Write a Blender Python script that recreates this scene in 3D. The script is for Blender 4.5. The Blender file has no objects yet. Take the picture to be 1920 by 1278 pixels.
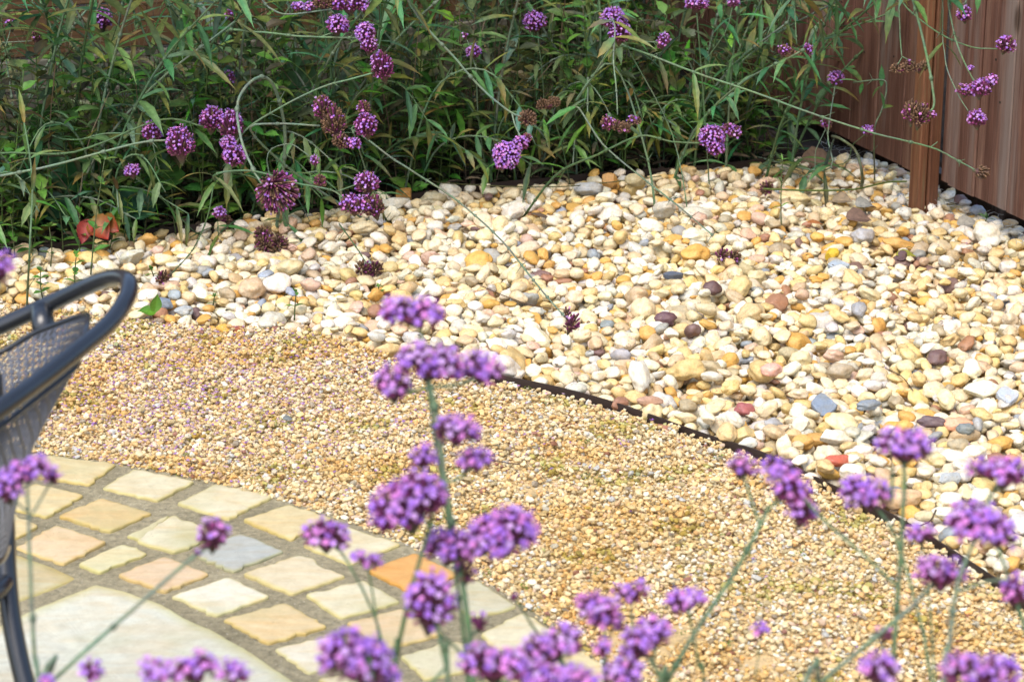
import bpy, math, random
import numpy as np
from mathutils import Vector, Matrix, noise as mnoise
random.seed(11); rng = np.random.default_rng(7)
scn = bpy.context.scene
col = scn.collection
# ------------------------------------------------------------------ camera
CAM_H, PITCH, FPX = 1.35, math.radians(18.0), 4500.0
cd = bpy.data.cameras.new("camera"); cam = bpy.data.objects.new("camera", cd); col.objects.link(cam)
cam.location = (0, 0, CAM_H); cam.rotation_euler = (math.pi/2-PITCH, 0, 0)
cd.sensor_width = 36.0; cd.lens = FPX/1920*36.0; cd.clip_start = 0.05; cd.clip_end = 200
cd.dof.use_dof = True; cd.dof.focus_distance = 4.5; cd.dof.aperture_fstop = 9.5
scn.camera = cam
# ------------------------------------------------------------------ light
SUN_EL, SUN_AZ = math.radians(58), math.radians(205)     # azimuth clockwise from +Y
w = bpy.data.worlds.new("World"); scn.world = w; w.use_nodes = True
nt = w.node_tree; bg = nt.nodes["Background"]
sky = nt.nodes.new("ShaderNodeTexSky"); sky.sky_type = 'NISHITA'; sky.sun_disc = False
sky.sun_elevation = SUN_EL; sky.sun_rotation = SUN_AZ; sky.air_density = 1.0; sky.dust_density = 3.0
nt.links.new(sky.outputs[0], bg.inputs[0]); bg.inputs[1].default_value = 0.15
sl = bpy.data.lights.new("sun", 'SUN'); sl.energy = 1.25; sl.angle = math.radians(42); sl.color = (1.0, 0.95, 0.87)
so = bpy.data.objects.new("sun", sl); col.objects.link(so)
sd = Vector((math.sin(SUN_AZ)*math.cos(SUN_EL), math.cos(SUN_AZ)*math.cos(SUN_EL), math.sin(SUN_EL)))
so.rotation_euler = sd.to_track_quat('Z', 'Y').to_euler(); so.location = (0, 0, 6)
scn.view_settings.view_transform = 'Standard'; scn.view_settings.look = 'None'
scn.view_settings.exposure = 0.97; scn.view_settings.gamma = 1.0
scn.render.engine = 'CYCLES'; scn.cycles.max_bounces = 6; scn.cycles.use_denoising = True
scn.cycles.transparent_max_bounces = 12
# ------------------------------------------------------------------ helpers
CP, SP = math.cos(PITCH), math.sin(PITCH)
def ray(px, py):
    x = (px-960)/FPX; y = (639-py)/FPX
    return Vector((x, CP+y*SP, -SP+y*CP))
def P(px, py, d): return Vector((0, 0, CAM_H)) + ray(px, py)*d      # point at depth d
def G(px, py, z=0.0):
    r = ray(px, py); return Vector((0, 0, CAM_H)) + r*((CAM_H-z)/-r.z)
def R(a, b): return random.uniform(a, b)

class MB:
    def __init__(s): s.v = []; s.f = []; s.c = []
    def add(s, verts, faces, color):
        n = len(s.v); s.v += [tuple(p) for p in verts]
        s.f += [tuple(i+n for i in f) for f in faces]
        if color and isinstance(color[0], (tuple, list)): s.c += [tuple(c[:3])+(1,) for c in color]
        else: s.c += [tuple(color[:3])+(1,)]*len(verts)
    def box(s, o, ax, ay, az, color=(1, 1, 1)):
        """corner o and three edge vectors"""
        o, ax, ay, az = map(Vector, (o, ax, ay, az))
        v = [o, o+ax, o+ax+ay, o+ay, o+az, o+ax+az, o+ax+ay+az, o+ay+az]
        s.add(v, [(0, 3, 2, 1), (4, 5, 6, 7), (0, 1, 5, 4), (1, 2, 6, 5), (2, 3, 7, 6), (3, 0, 4, 7)], color)
    def tube(s, pts, rad, n=6, color=(1, 1, 1), caps=True):
        pts = [Vector(p) for p in pts]; m = len(pts)
        if not hasattr(rad, '__len__'): rad = [rad]*m
        if not isinstance(color[0], (tuple, list)): color = [color]*m
        T = [(pts[min(i+1, m-1)]-pts[max(i-1, 0)]).normalized() for i in range(m)]
        a = Vector((0, 0, 1)) if abs(T[0].z) < .9 else Vector((1, 0, 0))
        U = T[0].cross(a).normalized(); vs = []; cs = []
        for i in range(m):
            U = (U - T[i]*U.dot(T[i])).normalized(); W = T[i].cross(U)
            for k in range(n):
                t = 2*math.pi*k/n; vs.append(pts[i]+(U*math.cos(t)+W*math.sin(t))*rad[i]); cs.append(color[i])
        fs = [(i*n+k, i*n+(k+1) % n, (i+1)*n+(k+1) % n, (i+1)*n+k) for i in range(m-1) for k in range(n)]
        if caps: fs += [tuple(range(n-1, -1, -1)), tuple((m-1)*n+k for k in range(n))]
        s.add(vs, fs, cs)
    def build(s, name, mat, parent=None, smooth=False, org=None):
        org = Vector(org) if org is not None else (parent_world(parent) if parent else Vector((0, 0, 0)))
        me = bpy.data.meshes.new(name)
        me.from_pydata([(p[0]-org.x, p[1]-org.y, p[2]-org.z) for p in s.v], [], s.f)
        ca = me.color_attributes.new("Col", 'FLOAT_COLOR', 'POINT')
        ca.data.foreach_set("color", np.array(s.c, dtype=np.float32).ravel())
        if smooth: me.polygons.foreach_set("use_smooth", [True]*len(me.polygons))
        me.materials.append(mat); me.update()
        o = bpy.data.objects.new(name, me); col.objects.link(o)
        if parent: o.parent = parent
        else: o.location = org
        return o
def parent_world(p):
    v = Vector((0, 0, 0))
    while p: v += p.location; p = p.parent
    return v
def tag(o, label=None, cat=None, group=None, kind=None):
    if label: o["label"] = label
    if cat: o["category"] = cat
    if group: o["group"] = group
    if kind: o["kind"] = kind
    return o
def empty(name, loc, label, cat, group=None):
    o = bpy.data.objects.new(name, None); col.objects.link(o); o.location = loc; o.empty_display_size = .05
    return tag(o, label, cat, group)
def spline(pts, k=5):
    pts = [Vector(p) for p in pts]; out = []
    Q = [pts[0]*2-pts[1]]+pts+[pts[-1]*2-pts[-2]]
    for i in range(1, len(Q)-2):
        for j in range(k):
            t = j/k; a, b, c, d = Q[i-1], Q[i], Q[i+1], Q[i+2]
            out.append(.5*((2*b)+(c-a)*t+(2*a-5*b+4*c-d)*t*t+(3*b-a-3*c+d)*t**3))
    out.append(pts[-1]); return out
# ------------------------------------------------------------------ materials
def mat_new(name):
    m = bpy.data.materials.new(name); m.use_nodes = True
    return m, m.node_tree, m.node_tree.nodes["Principled BSDF"]
def N(t, kind, **kw):
    n = t.nodes.new(kind)
    for k, v in kw.items():
        if k in n.inputs: n.inputs[k].default_value = v
        else: setattr(n, k, v)
    return n
def ramp(t, fac, stops):
    r = t.nodes.new("ShaderNodeValToRGB"); e = r.color_ramp.elements
    while len(e) < len(stops): e.new(.5)
    for i, (p, c) in enumerate(stops): e[i].position = p; e[i].color = tuple(c)+(1,)
    t.links.new(fac, r.inputs[0]); return r.outputs[0]
def mix(t, fac, a, b, mode='MIX'):
    m = t.nodes.new("ShaderNodeMix"); m.data_type = 'RGBA'; m.blend_type = mode
    for sock, v in ((m.inputs[0], fac), (m.inputs[6], a), (m.inputs[7], b)):
        if hasattr(v, 'is_linked') or hasattr(v, 'node'): t.links.new(v, sock)
        else: sock.default_value = v if isinstance(v, (int, float)) else tuple(v)+(1,)*(4-len(v))
    return m.outputs[2]
def bump(t, b, h, strength=.3, dist=.002):
    bn = N(t, "ShaderNodeBump", Strength=strength, Distance=dist)
    t.links.new(h, bn.inputs['Height']); t.links.new(bn.outputs[0], b.inputs['Normal'])
def vcol_mat(name, rough=.6, nscale=60, namp=.35, tint=(.5, .4, .25), bumps=.25, bdist=.001, spec=.4, fine=300, spot=None):
    m, t, b = mat_new(name)
    a = N(t, "ShaderNodeVertexColor", layer_name="Col")
    tc = N(t, "ShaderNodeTexCoord")
    n1 = N(t, "ShaderNodeTexNoise", Scale=nscale, Detail=5.0, Roughness=.65)
    n2 = N(t, "ShaderNodeTexNoise", Scale=fine, Detail=3.0)
    t.links.new(tc.outputs['Object'], n1.inputs[0]); t.links.new(tc.outputs['Object'], n2.inputs[0])
    f = ramp(t, n1.outputs[0], [(.42, (0, 0, 0)), (.68, (namp, namp, namp))])
    c = mix(t, f, a.outputs[0], tint, 'MULTIPLY')
    g = ramp(t, n2.outputs[0], [(.3, (.82, .82, .82)), (.6, (1.08, 1.08, 1.08))])
    c = mix(t, 1.0, c, g, 'MULTIPLY')
    if spot:
        n3 = N(t, "ShaderNodeTexNoise", Scale=spot[0], Detail=2.0); t.links.new(tc.outputs['Object'], n3.inputs[0])
        s = ramp(t, n3.outputs[0], [(spot[1], (0, 0, 0)), (spot[1]+.03, (.75, .75, .75))])
        c = mix(t, s, c, spot[2])
    t.links.new(c, b.inputs['Base Color']); b.inputs['Roughness'].default_value = rough
    b.inputs['Specular IOR Level'].default_value = spec
    bump(t, b, n2.outputs[0], bumps, bdist)
    return m
def leaf_mat(name, rough=.5, trans=.25, nscale=90):
    m, t, b = mat_new(name)
    a = N(t, "ShaderNodeVertexColor", layer_name="Col"); tc = N(t, "ShaderNodeTexCoord")
    n = N(t, "ShaderNodeTexNoise", Scale=nscale, Detail=4.0); t.links.new(tc.outputs['Object'], n.inputs[0])
    g = ramp(t, n.outputs[0], [(.3, (.7, .72, .7)), (.7, (1.25, 1.22, 1.1))])
    c = mix(t, 1.0, a.outputs[0], g, 'MULTIPLY')
    t.links.new(c, b.inputs['Base Color']); b.inputs['Roughness'].default_value = rough
    b.inputs['Specular IOR Level'].default_value = .35
    bump(t, b, n.outputs[0], .4, .001)
    tr = t.nodes.new("ShaderNodeBsdfTranslucent"); t.links.new(c, tr.inputs[0])
    ms = t.nodes.new("ShaderNodeMixShader"); ms.inputs[0].default_value = trans
    out = t.nodes["Material Output"]
    t.links.new(b.outputs[0], ms.inputs[1]); t.links.new(tr.outputs[0], ms.inputs[2]); t.links.new(ms.outputs[0], out.inputs[0])
    return m
M = {}
M['pebble'] = vcol_mat("pebble_stone", .55, 55, .55, (.93, .72, .42), .35, .0012, .45, 260, (150, .70, (.25, .19, .12)))
M['gravel'] = vcol_mat("gravel_stone", .75, 90, .35, (.8, .65, .45), .5, .001, .3, 500)
M['leaf'] = leaf_mat("leaf_blade", .42, .28)
M['gloss_leaf'] = leaf_mat("thick_glossy_leaf", .28, .06, 30)
M['petal'] = leaf_mat("petal", .75, .4, 200)
M['calyx'] = leaf_mat("calyx", .7, .1, 300)
M['stem'] = leaf_mat("stem", .6, .05, 150)
M['litter'] = leaf_mat("dry_litter", .8, .08, 120)

def wood_mat(name, stops, axis_scale, rough=.65, gray=None, wave=3):
    m, t, b = mat_new(name); tc = N(t, "ShaderNodeTexCoord"); mp = N(t, "ShaderNodeMapping")
    mp.inputs['Scale'].default_value = axis_scale; t.links.new(tc.outputs['Object'], mp.inputs[0])
    n1 = N(t, "ShaderNodeTexNoise", Scale=6.0, Detail=8.0, Roughness=.65, Distortion=.6)
    t.links.new(mp.outputs[0], n1.inputs[0])
    n2 = N(t, "ShaderNodeTexNoise", Scale=30.0, Detail=6.0, Roughness=.7); t.links.new(mp.outputs[0], n2.inputs[0])
    c = ramp(t, n1.outputs[0], stops)
    g = ramp(t, n2.outputs[0], [(.3, (.62, .6, .58)), (.65, (1.15, 1.12, 1.1))])
    c = mix(t, 1.0, c, g, 'MULTIPLY')
    a = N(t, "ShaderNodeVertexColor", layer_name="Col"); c = mix(t, 1.0, c, a.outputs[0], 'MULTIPLY')
    if gray:
        n3 = N(t, "ShaderNodeTexNoise", Scale=gray[0], Detail=7.0, Roughness=.7); t.links.new(mp.outputs[0], n3.inputs[0])
        f = ramp(t, n3.outputs[0], [(.52, (0, 0, 0)), (.66, (.75, .75, .75))]); c = mix(t, f, c, gray[1])
        # knots
        v = N(t, "ShaderNodeTexVoronoi", Scale=6.5); mp2 = N(t, "ShaderNodeMapping"); mp2.inputs['Scale'].default_value = gray[2]
        t.links.new(tc.outputs['Object'], mp2.inputs[0]); t.links.new(mp2.outputs[0], v.inputs[0])
        k = ramp(t, v.outputs[0], [(.07, (.9, .9, .9)), (.12, (0, 0, 0))]); c = mix(t, k, c, (.05, .03, .02))
    t.links.new(c, b.inputs['Base Color']); b.inputs['Roughness'].default_value = rough
    b.inputs['Specular IOR Level'].default_value = .3
    bump(t, b, n2.outputs[0], .5, .002); return m
M['fence_red'] = wood_mat("stained_fence_board", [(.3, (.075, .032, .022)), (.5, (.14, .068, .048)), (.72, (.23, .14, .10))], (7, 7, .35), .6, (1.6, (.20, .165, .145), (1, 1, .45)))
M['post'] = wood_mat("stained_post", [(.25, (.08, .032, .018)), (.5, (.15, .064, .032)), (.78, (.24, .12, .062))], (9, 9, .4), .6, (9, (.16, .12, .06), (1, 1, .3)))
M['fence_tan'] = wood_mat("tan_fence_board", [(.25, (.06, .032, .014)), (.5, (.10, .055, .024)), (.78, (.15, .085, .038))], (.6, .6, 9), .65, (4, (.17, .10, .05), (.6, .6, 1)))
M['gravel_board'] = wood_mat("weathered_gravel_board", [(.25, (.055, .06, .045)), (.5, (.11, .11, .085)), (.78, (.17, .165, .13))], (.6, .6, 9), .8, (4, (.09, .11, .06), (.6, .6, 1)))

def ground_mat(name, stops, scale, b_s=.6, b_d=.01, rough=.95, fine=None):
    m, t, b = mat_new(name); tc = N(t, "ShaderNodeTexCoord")
    n1 = N(t, "ShaderNodeTexNoise", Scale=scale, Detail=10.0, Roughness=.7); t.links.new(tc.outputs['Object'], n1.inputs[0])
    n2 = N(t, "ShaderNodeTexNoise", Scale=scale*18, Detail=5.0, Roughness=.7); t.links.new(tc.outputs['Object'], n2.inputs[0])
    c = ramp(t, n1.outputs[0], stops); g = ramp(t, n2.outputs[0], [(.3, (.6, .6, .6)), (.7, (1.3, 1.3, 1.3))])
    c = mix(t, 1.0, c, g, 'MULTIPLY')
    if fine:
        v = N(t, "ShaderNodeTexNoise", Scale=fine[0], Detail=2.0); t.links.new(tc.outputs['Object'], v.inputs[0])
        f = ramp(t, v.outputs[0], [(fine[1], (0, 0, 0)), (fine[1]+.04, (.9, .9, .9))]); c = mix(t, f, c, fine[2])
    t.links.new(c, b.inputs['Base Color']); b.inputs['Roughness'].default_value = rough
    b.inputs['Specular IOR Level'].default_value = .2; bump(t, b, n2.outputs[0], b_s, b_d); return m
M['soil'] = ground_mat("dark_soil", [(.3, (.018, .013, .009)), (.7, (.05, .036, .024))], 9)
M['sand'] = ground_mat("sandy_fines", [(.3, (.46, .33, .15)), (.7, (.66, .49, .26))], 7, .8, .004)
M['mortar'] = ground_mat("cement_mortar", [(.3, (.20, .175, .105)), (.5, (.30, .262, .165)), (.75, (.42, .37, .24))], 5, 1.0, .006, .9, (330, .67, (.62, .6, .52)))
def stone_mat():
    m, t, b = mat_new("sandstone_paver"); tc = N(t, "ShaderNodeTexCoord")
    a = N(t, "ShaderNodeVertexColor", layer_name="Col")
    oi = N(t, "ShaderNodeObjectInfo"); mp = N(t, "ShaderNodeMapping"); mp.inputs['Scale'].default_value = (3, 11, 8)
    ad = N(t, "ShaderNodeVectorMath", operation='ADD'); t.links.new(tc.outputs['Object'], ad.inputs[0])
    cb = N(t, "ShaderNodeVectorMath", operation='SCALE'); cb.inputs[3].default_value = 37.0
    t.links.new(oi.outputs['Random'], cb.inputs[0]); t.links.new(cb.outputs[0], ad.inputs[1]); t.links.new(ad.outputs[0], mp.inputs[0])
    n1 = N(t, "ShaderNodeTexNoise", Scale=2.2, Detail=9.0, Roughness=.6, Distortion=1.4); t.links.new(mp.outputs[0], n1.inputs[0])
    c = mix(t, ramp(t, n1.outputs[0], [(.4, (0, 0, 0)), (.75, (.6, .6, .6))]), a.outputs[0], (.95, .72, .46), 'MULTIPLY')
    n2 = N(t, "ShaderNodeTexNoise", Scale=45.0, Detail=8.0, Roughness=.75); t.links.new(ad.outputs[0], n2.inputs[0])
    c = mix(t, 1.0, c, ramp(t, n2.outputs[0], [(.3, (.86, .85, .82)), (.6, (1.06, 1.06, 1.05))]), 'MULTIPLY')
    n3 = N(t, "ShaderNodeTexNoise", Scale=24.0, Detail=6.0, Roughness=.8); t.links.new(ad.outputs[0], n3.inputs[0])
    c = mix(t, ramp(t, n3.outputs[0], [(.66, (0, 0, 0)), (.74, (.55, .55, .55))]), c, (.19, .16, .10))
    n4 = N(t, "ShaderNodeTexNoise", Scale=5.0, Detail=5.0, Roughness=.6); t.links.new(ad.outputs[0], n4.inputs[0])
    c = mix(t, ramp(t, n4.outputs[0], [(.52, (0, 0, 0)), (.72, (.55, .55, .55))]), c, (.36, .35, .17))
    n5 = N(t, "ShaderNodeTexNoise", Scale=160.0, Detail=3.0, Roughness=.6); t.links.new(ad.outputs[0], n5.inputs[0])
    c = mix(t, ramp(t, n5.outputs[0], [(.68, (0, 0, 0)), (.73, (.5, .5, .5))]), c, (.22, .19, .13))
    t.links.new(c, b.inputs['Base Color']); b.inputs['Roughness'].default_value = .62
    b.inputs['Specular IOR Level'].default_value = .35; bump(t, b, n2.outputs[0], .35, .002); return m
M['stone'] = stone_mat()
def metal_mat(name, c, rough, metallic=.0, spec=.5):
    m, t, b = mat_new(name); b.inputs['Base Color'].default_value = tuple(c)+(1,); b.inputs['Roughness'].default_value = rough
    b.inputs['Metallic'].default_value = metallic; b.inputs['Specular IOR Level'].default_value = spec
    if name.startswith('dark'): b.inputs['Coat Weight'].default_value = 1.0; b.inputs['Coat Roughness'].default_value = .16; b.inputs['Coat IOR'].default_value = 1.45
    tc = N(t, "ShaderNodeTexCoord"); n = N(t, "ShaderNodeTexNoise", Scale=180.0, Detail=3.0); t.links.new(tc.outputs['Object'], n.inputs[0])
    r = N(t, "ShaderNodeMapRange"); r.inputs[3].default_value = rough*.8; r.inputs[4].default_value = rough*1.3
    t.links.new(n.outputs[0], r.inputs[0]); t.links.new(r.outputs[0], b.inputs['Roughness']); 
    if not name.startswith("dark"): bump(t, b, n.outputs[0], .15, .0006)
    return m
M['frame'] = metal_mat("dark_painted_steel", (.012, .015, .020), .3, .0, .4)
M['mesh'] = metal_mat("grey_coated_mesh", (.10, .11, .135), .38, .5)
M['edging'] = metal_mat("brown_edging", (.030, .018, .014), .55)
M['wire'] = metal_mat("galvanised_wire", (.35, .36, .36), .4, .8)

# ------------------------------------------------------------------ regions (ground outlines measured once)
c_out, r_out = Vector((-1.176, 2.231)), 1.4107
front = [(-260, 500), (-60, 540), (60, 566), (130, 575), (250, 592), (400, 608), (560, 618), (650, 642), (740, 668), (850, 690), (940, 709), (1080, 736), (1200, 775), (1340, 822), (1460, 865), (1600, 932), (1750, 1012), (1870, 1092), (1990, 1185), (2130, 1300)]
back = [(-260, 515), (0, 487), (130, 465), (260, 446), (420, 428), (600, 404), (720, 384), (900, 358), (1100, 338), (1300, 324), (1500, 300), (1600, 288)]
FR = np.array([tuple(G(*p))[:2] for p in front]); BK = np.array([tuple(G(*p))[:2] for p in back])
FA = G(1752, 392).xy; FD = Vector((-.335, .942)).normalized(); FN = Vector((-FD.y, FD.x))  # fence line; FN points to garden
def front_y(x): return np.interp(x, FR[:, 0], FR[:, 1])
def back_y(x): return np.interp(x, BK[:, 0], BK[:, 1])
# FR is not monotone in x on the far right? make a signed test with y as function of x
def fence_side(x, y): return (x-FA.x)*FN.x+(y-FA.y)*FN.y
def in_pebble(x, y):
    return (y > front_y(x)+.012) & (y < back_y(x)-.004) & (fence_side(x, y) > -.10)
def in_gravel(x, y):
    return (y < front_y(x)-.006) & (np.hypot(x-c_out.x, y-c_out.y) > r_out-.004)

# ------------------------------------------------------------------ ground structure
def sheet(name, pts, z, mat, kind='structure', fine=None):
    mb = MB(); mb.add([(x, y, z) for x, y in pts], [tuple(range(len(pts)))], (1, 1, 1)); o = mb.build(name, mat); return tag(o, kind=kind)
def grid_sheet(name, x0, x1, y0, y1, step, zf, mat):
    xs = np.arange(x0, x1, step); ys = np.arange(y0, y1, step); X, Y = np.meshgrid(xs, ys); Z = zf(X, Y)
    mb = MB(); nx = len(xs); mb.v = list(zip(X.ravel(), Y.ravel(), Z.ravel())); mb.c = [(1, 1, 1, 1)]*len(mb.v)
    mb.f = [(j*nx+i, j*nx+i+1, (j+1)*nx+i+1, (j+1)*nx+i) for j in range(len(ys)-1) for i in range(nx-1)]
    return tag(mb.build(name, mat, smooth=True), kind='structure')
sheet("ground", [(-40, -30), (40, -30), (40, 60), (-40, 60)], -.06, M['soil'])
def wob(X, Y, s, a): return a*(np.sin(X*s+1.3*np.sin(Y*s*.7))*np.cos(Y*s*1.1+.6*np.sin(X*s*.9)))
# sandy base under gravel and pebbles
def base_z(X, Y):
    z = -.011+wob(X, Y, 9, .003)
    pits = [(G(1190, 1195), .07, -.002), (G(620, 640), .16, .010), (G(1250, 1180), .09, .004)]
    for g, r, h in pits: z = z+h*np.exp(-((X-g.x)**2+(Y-g.y)**2)/r**2)
    z = np.where(Y > back_y(X)-.01, -.058, z); z = np.where(Y > front_y(X), z-.027, z); return z
grid_sheet("gravel_base", -1.9, 2.1, 1.2, 6.2, .02, base_z, M['sand'])
# garden bed soil
def bed_z(X, Y):
    z = -.02+wob(X, Y, 11, .012)+wob(X, Y, 31, .006); return np.where(Y < back_y(X)+.012, -.08, z)
grid_sheet("bed_soil", -2.4, 2.2, 4.4, 7.6, .02, bed_z, M['soil'])
# mortar disc
ring = [(c_out.x+(r_out+.004)*math.cos(t), c_out.y+(r_out+.004)*math.sin(t)) for t in np.linspace(0, 2*math.pi, 160)[:-1]]
mb = MB(); mb.add([(x, y, .0) for x, y in ring]+[(x, y, -.04) for x, y in ring], [tuple(range(159))]+[(i, i+159, (i+1) % 159+159, (i+1) % 159) for i in range(159)], (1, 1, 1))
tag(mb.build("paving_joints", M['mortar']), kind='structure')

# ------------------------------------------------------------------ paving stones
def paver(name, poly_px, color, label, cat="paving stone", group=None, zt=.0042, rough_e=.0030, poly=None, rnd=.007):
    pts = poly or [G(*p, zt).xy for p in poly_px]
    c = sum((Vector(p) for p in pts), Vector((0, 0)))/len(pts)
    # rounded corners + irregular edges
    out = []; n = len(pts)
    for i in range(n):
        a, b, d = Vector(pts[i-1]), Vector(pts[i]), Vector(pts[(i+1) % n])
        ra = min(rnd, (a-b).length*.3); rb = min(rnd, (d-b).length*.3)
        p0 = b+(a-b).normalized()*ra; p2 = b+(d-b).normalized()*rb
        for t in (0, .33, .66, 1): out.append(p0*(1-t)**2+b*2*t*(1-t)+p2*t*t)
        e = Vector(pts[(i+1) % n]); q0 = p2; q1 = e+(b-e).normalized()*min(rnd, (e-b).length*.3)
        L = (q1-q0).length; k = max(2, int(L/.009))
        nrm = Vector((-(q1-q0).y, (q1-q0).x)).normalized()
        for j in range(1, k):
            s = q0.lerp(q1, j/k); off = rough_e*(mnoise.noise(Vector((s.x*90, s.y*90, 3)))*1.6+mnoise.noise(Vector((s.x*260, s.y*260, 7)))*.9)
            out.append(s+nrm*off)
    mb = MB(); m = len(out); tl = Vector((R(-.02, .02), R(-.02, .02)))
    def zz(p): return zt+(p-c).dot(tl)*.9
    edge = tuple(x*.86 for x in color)
    # organic algae edge tint, an actual wear colour of the stone
    ed = (color[0]*.88, color[1]*.84, color[2]*.55)
    rings = [(1.0, -.028, edge), (1.0, -.0022, ed), (.985, -.0006, ed), (.94, 0, tuple(.5*(ed[i]+color[i]) for i in range(3))), (.86, .0004, color), (.45, .0006, color)]
    vs = []; cs = []
    for s, dz, cc in rings:
        for p in out:
            q = c+(p-c)*s; z = zz(q)+dz+(mnoise.noise(Vector((q.x*45, q.y*45, 1)))*.0012 if dz > -.002 else 0)
            vs.append((q.x, q.y, z)); cs.append(cc)
    vs.append((c.x, c.y, zz(c)+.0006)); cs.append(color)
    fs = []
    for r in range(len(rings)-1):
        for k in range(m): k2 = (k+1) % m; fs.append((r*m+k, (r+1)*m+k, (r+1)*m+k2, r*m+k2)[::-1])
    for k in range(m): fs.append(((len(rings)-1)*m+k, (len(rings)-1)*m+(k+1) % m, len(vs)-1))
    mb.add(vs, fs, cs)
    o = mb.build(name, M['stone'], smooth=False, org=(c.x, c.y, 0)); return tag(o, label, cat, group)
CR, YE, PE, WH, GR, OR, GN = (.57, .53, .37), (.56, .48, .28), (.58, .46, .29), (.63, .60, .48), (.38, .40, .37), (.60, .34, .12), (.48, .47, .35)
gp = "sandstone setts of the paving ring"
ST = [
 ([(86,852),(219,868),(168,908),(60,892)], YE, "yellow sett in the outer ring just right of the chair's mesh back"),
 ([(251,877),(366,902),(294,938),(190,913)], CR, "cream sett in the outer ring with a dark open crack along its right edge"),
 ([(405,906),(513,929),(428,972),(330,942)], CR, "smooth cream sett in the outer ring directly above the blue-grey sett"),
 ([(541,944),(624,969),(546,1011),(454,973)], YE, "pale yellow outer-ring sett left of the dark-bottomed flower head at the gravel edge"),
 ([(648,986),(753,1019),(656,1057),(566,1020)], CR, "cream outer-ring sett partly behind a purple flower head, left of the orange sett"),
 ([(778,1034),(862,1075),(778,1112),(689,1069)], OR, "bright orange sett in the outer ring behind the tall flower stem"),
 ([(890,1085),(971,1134),(890,1156),(808,1112)], GN, "grey-green outer-ring sett right of the tall thick flower stem"),
 ([(981,1144),(1072,1206),(1006,1222),(926,1212),(900,1186)], CR, "pale outer-ring sett beside the gravel, right of the small maroon flower bud"),
 ([(1092,1218),(1165,1278),(1120,1310),(1016,1250)], YE, "yellow outer-ring sett behind the flower heads at the bottom edge"),
 ([(65,904),(158,927),(86,969),(2,946)], YE, "yellow sett with a loose chip of gravel on it, beside the chair's mesh"),
 ([(190,931),(287,960),(206,996),(108,967)], (.57,.44,.23), "golden buff sett in the second ring with dark jagged joint on its lower right"),
 ([(326,963),(388,990),(412,1002),(326,1035),(256,1014),(268,990)], CR, "cream second-ring sett with worn rounded corner beside its broken-off sliver"),
 ([(452,997),(534,1031),(437,1071),(355,1035)], GR, "blue-grey sett behind the drooping purple flower head"),
 ([(561,1039),(590,1046),(596,1058),(650,1078),(546,1113),(454,1075)], (.57,.52,.37), "speckled cream second-ring sett with a chipped bump on its top corner"),
 ([(683,1087),(752,1126),(639,1157),(571,1113)], CR, "cream second-ring sett crossed by a thin brown flower stem"),
 ([(755,1139),(835,1188),(715,1214),(648,1165)], PE, "peach sett below the largest violet flower head"),
 ([(856,1199),(925,1245),(796,1272),(749,1227)], CR, "cream second-ring sett behind two crossing thin stems"),
 ([(950,1258),(1020,1300),(890,1330),(850,1290)], YE, "yellow second-ring sett cut off by the bottom edge of the view"),
 ([(14,957),(73,985),(29,1008),(-30,985)], YE, "narrow ochre sett partly behind the chair's back leg"),
 ([(104,983),(201,1015),(118,1057),(27,1024)], PE, "orange-pink striped sett in the inner ring beside the upright green stem"),
 ([(229,1017),(278,1035),(186,1073),(145,1057)], (.58,.54,.34), "narrow half-width pale yellow sett touching the tip of the centre slab"),
 ([(308,1040),(394,1074),(308,1109),(219,1076)], (.57,.45,.30), "peach sett crossed by the slanting thin flower stem"),
 ([(427,1080),(507,1117),(405,1153),(319,1116)], WH, "whitest sett, in the inner ring above the centre slab"),
 ([(534,1128),(615,1173),(502,1205),(416,1159)], (.59,.48,.28), "large peach-yellow inner-ring sett right of the whitest sett"),
 ([(639,1188),(690,1215),(668,1236),(577,1260),(513,1213)], WH, "pale inner-ring sett partly hidden by the big violet head at the bottom"),
 ([(720,1250),(790,1300),(700,1330),(594,1272)], CR, "cream inner-ring sett at the bottom edge under the violet heads"),
]
for pl, c, lab in ST: paver("paving_sett", pl, c, lab, group=gp)
paver("paving_sett", [(262,993),(318,966),(262,1012),(237,1003)][:4], (.5,.47,.29), "thin sliver broken off the cream sett beside the blue-grey one", group=gp, rnd=.003)
ctr = [(178,1091),(230,1104),(300,1129),(347,1158),(398,1181),(470,1224),(545,1277),(610,1335),(600,1460),(300,1560),(-250,1500),(-500,1330),(-260,1235),(0,1166),(60,1137)]
paver("centre_slab", ctr, (.56,.56,.46), "large pale centre slab with algae-green rim under the bottom-left flowers", "paving slab", rough_e=.001)
paver("centre_slab", [(27,1036),(100,1060),(143,1079),(110,1096),(29,1125),(-120,1178),(-520,1300),(-700,1230),(-300,1090),(-60,1040)], (.46,.42,.27), "stained yellow slab behind the chair leg, left of the centre slab", "paving slab", rough_e=.002)
# algae on centre slab is part of the slab's mesh colour: paint greenish wear near its upper left rim
sl_ = [o for o in col.objects if o.name.startswith("centre_slab")]

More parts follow.
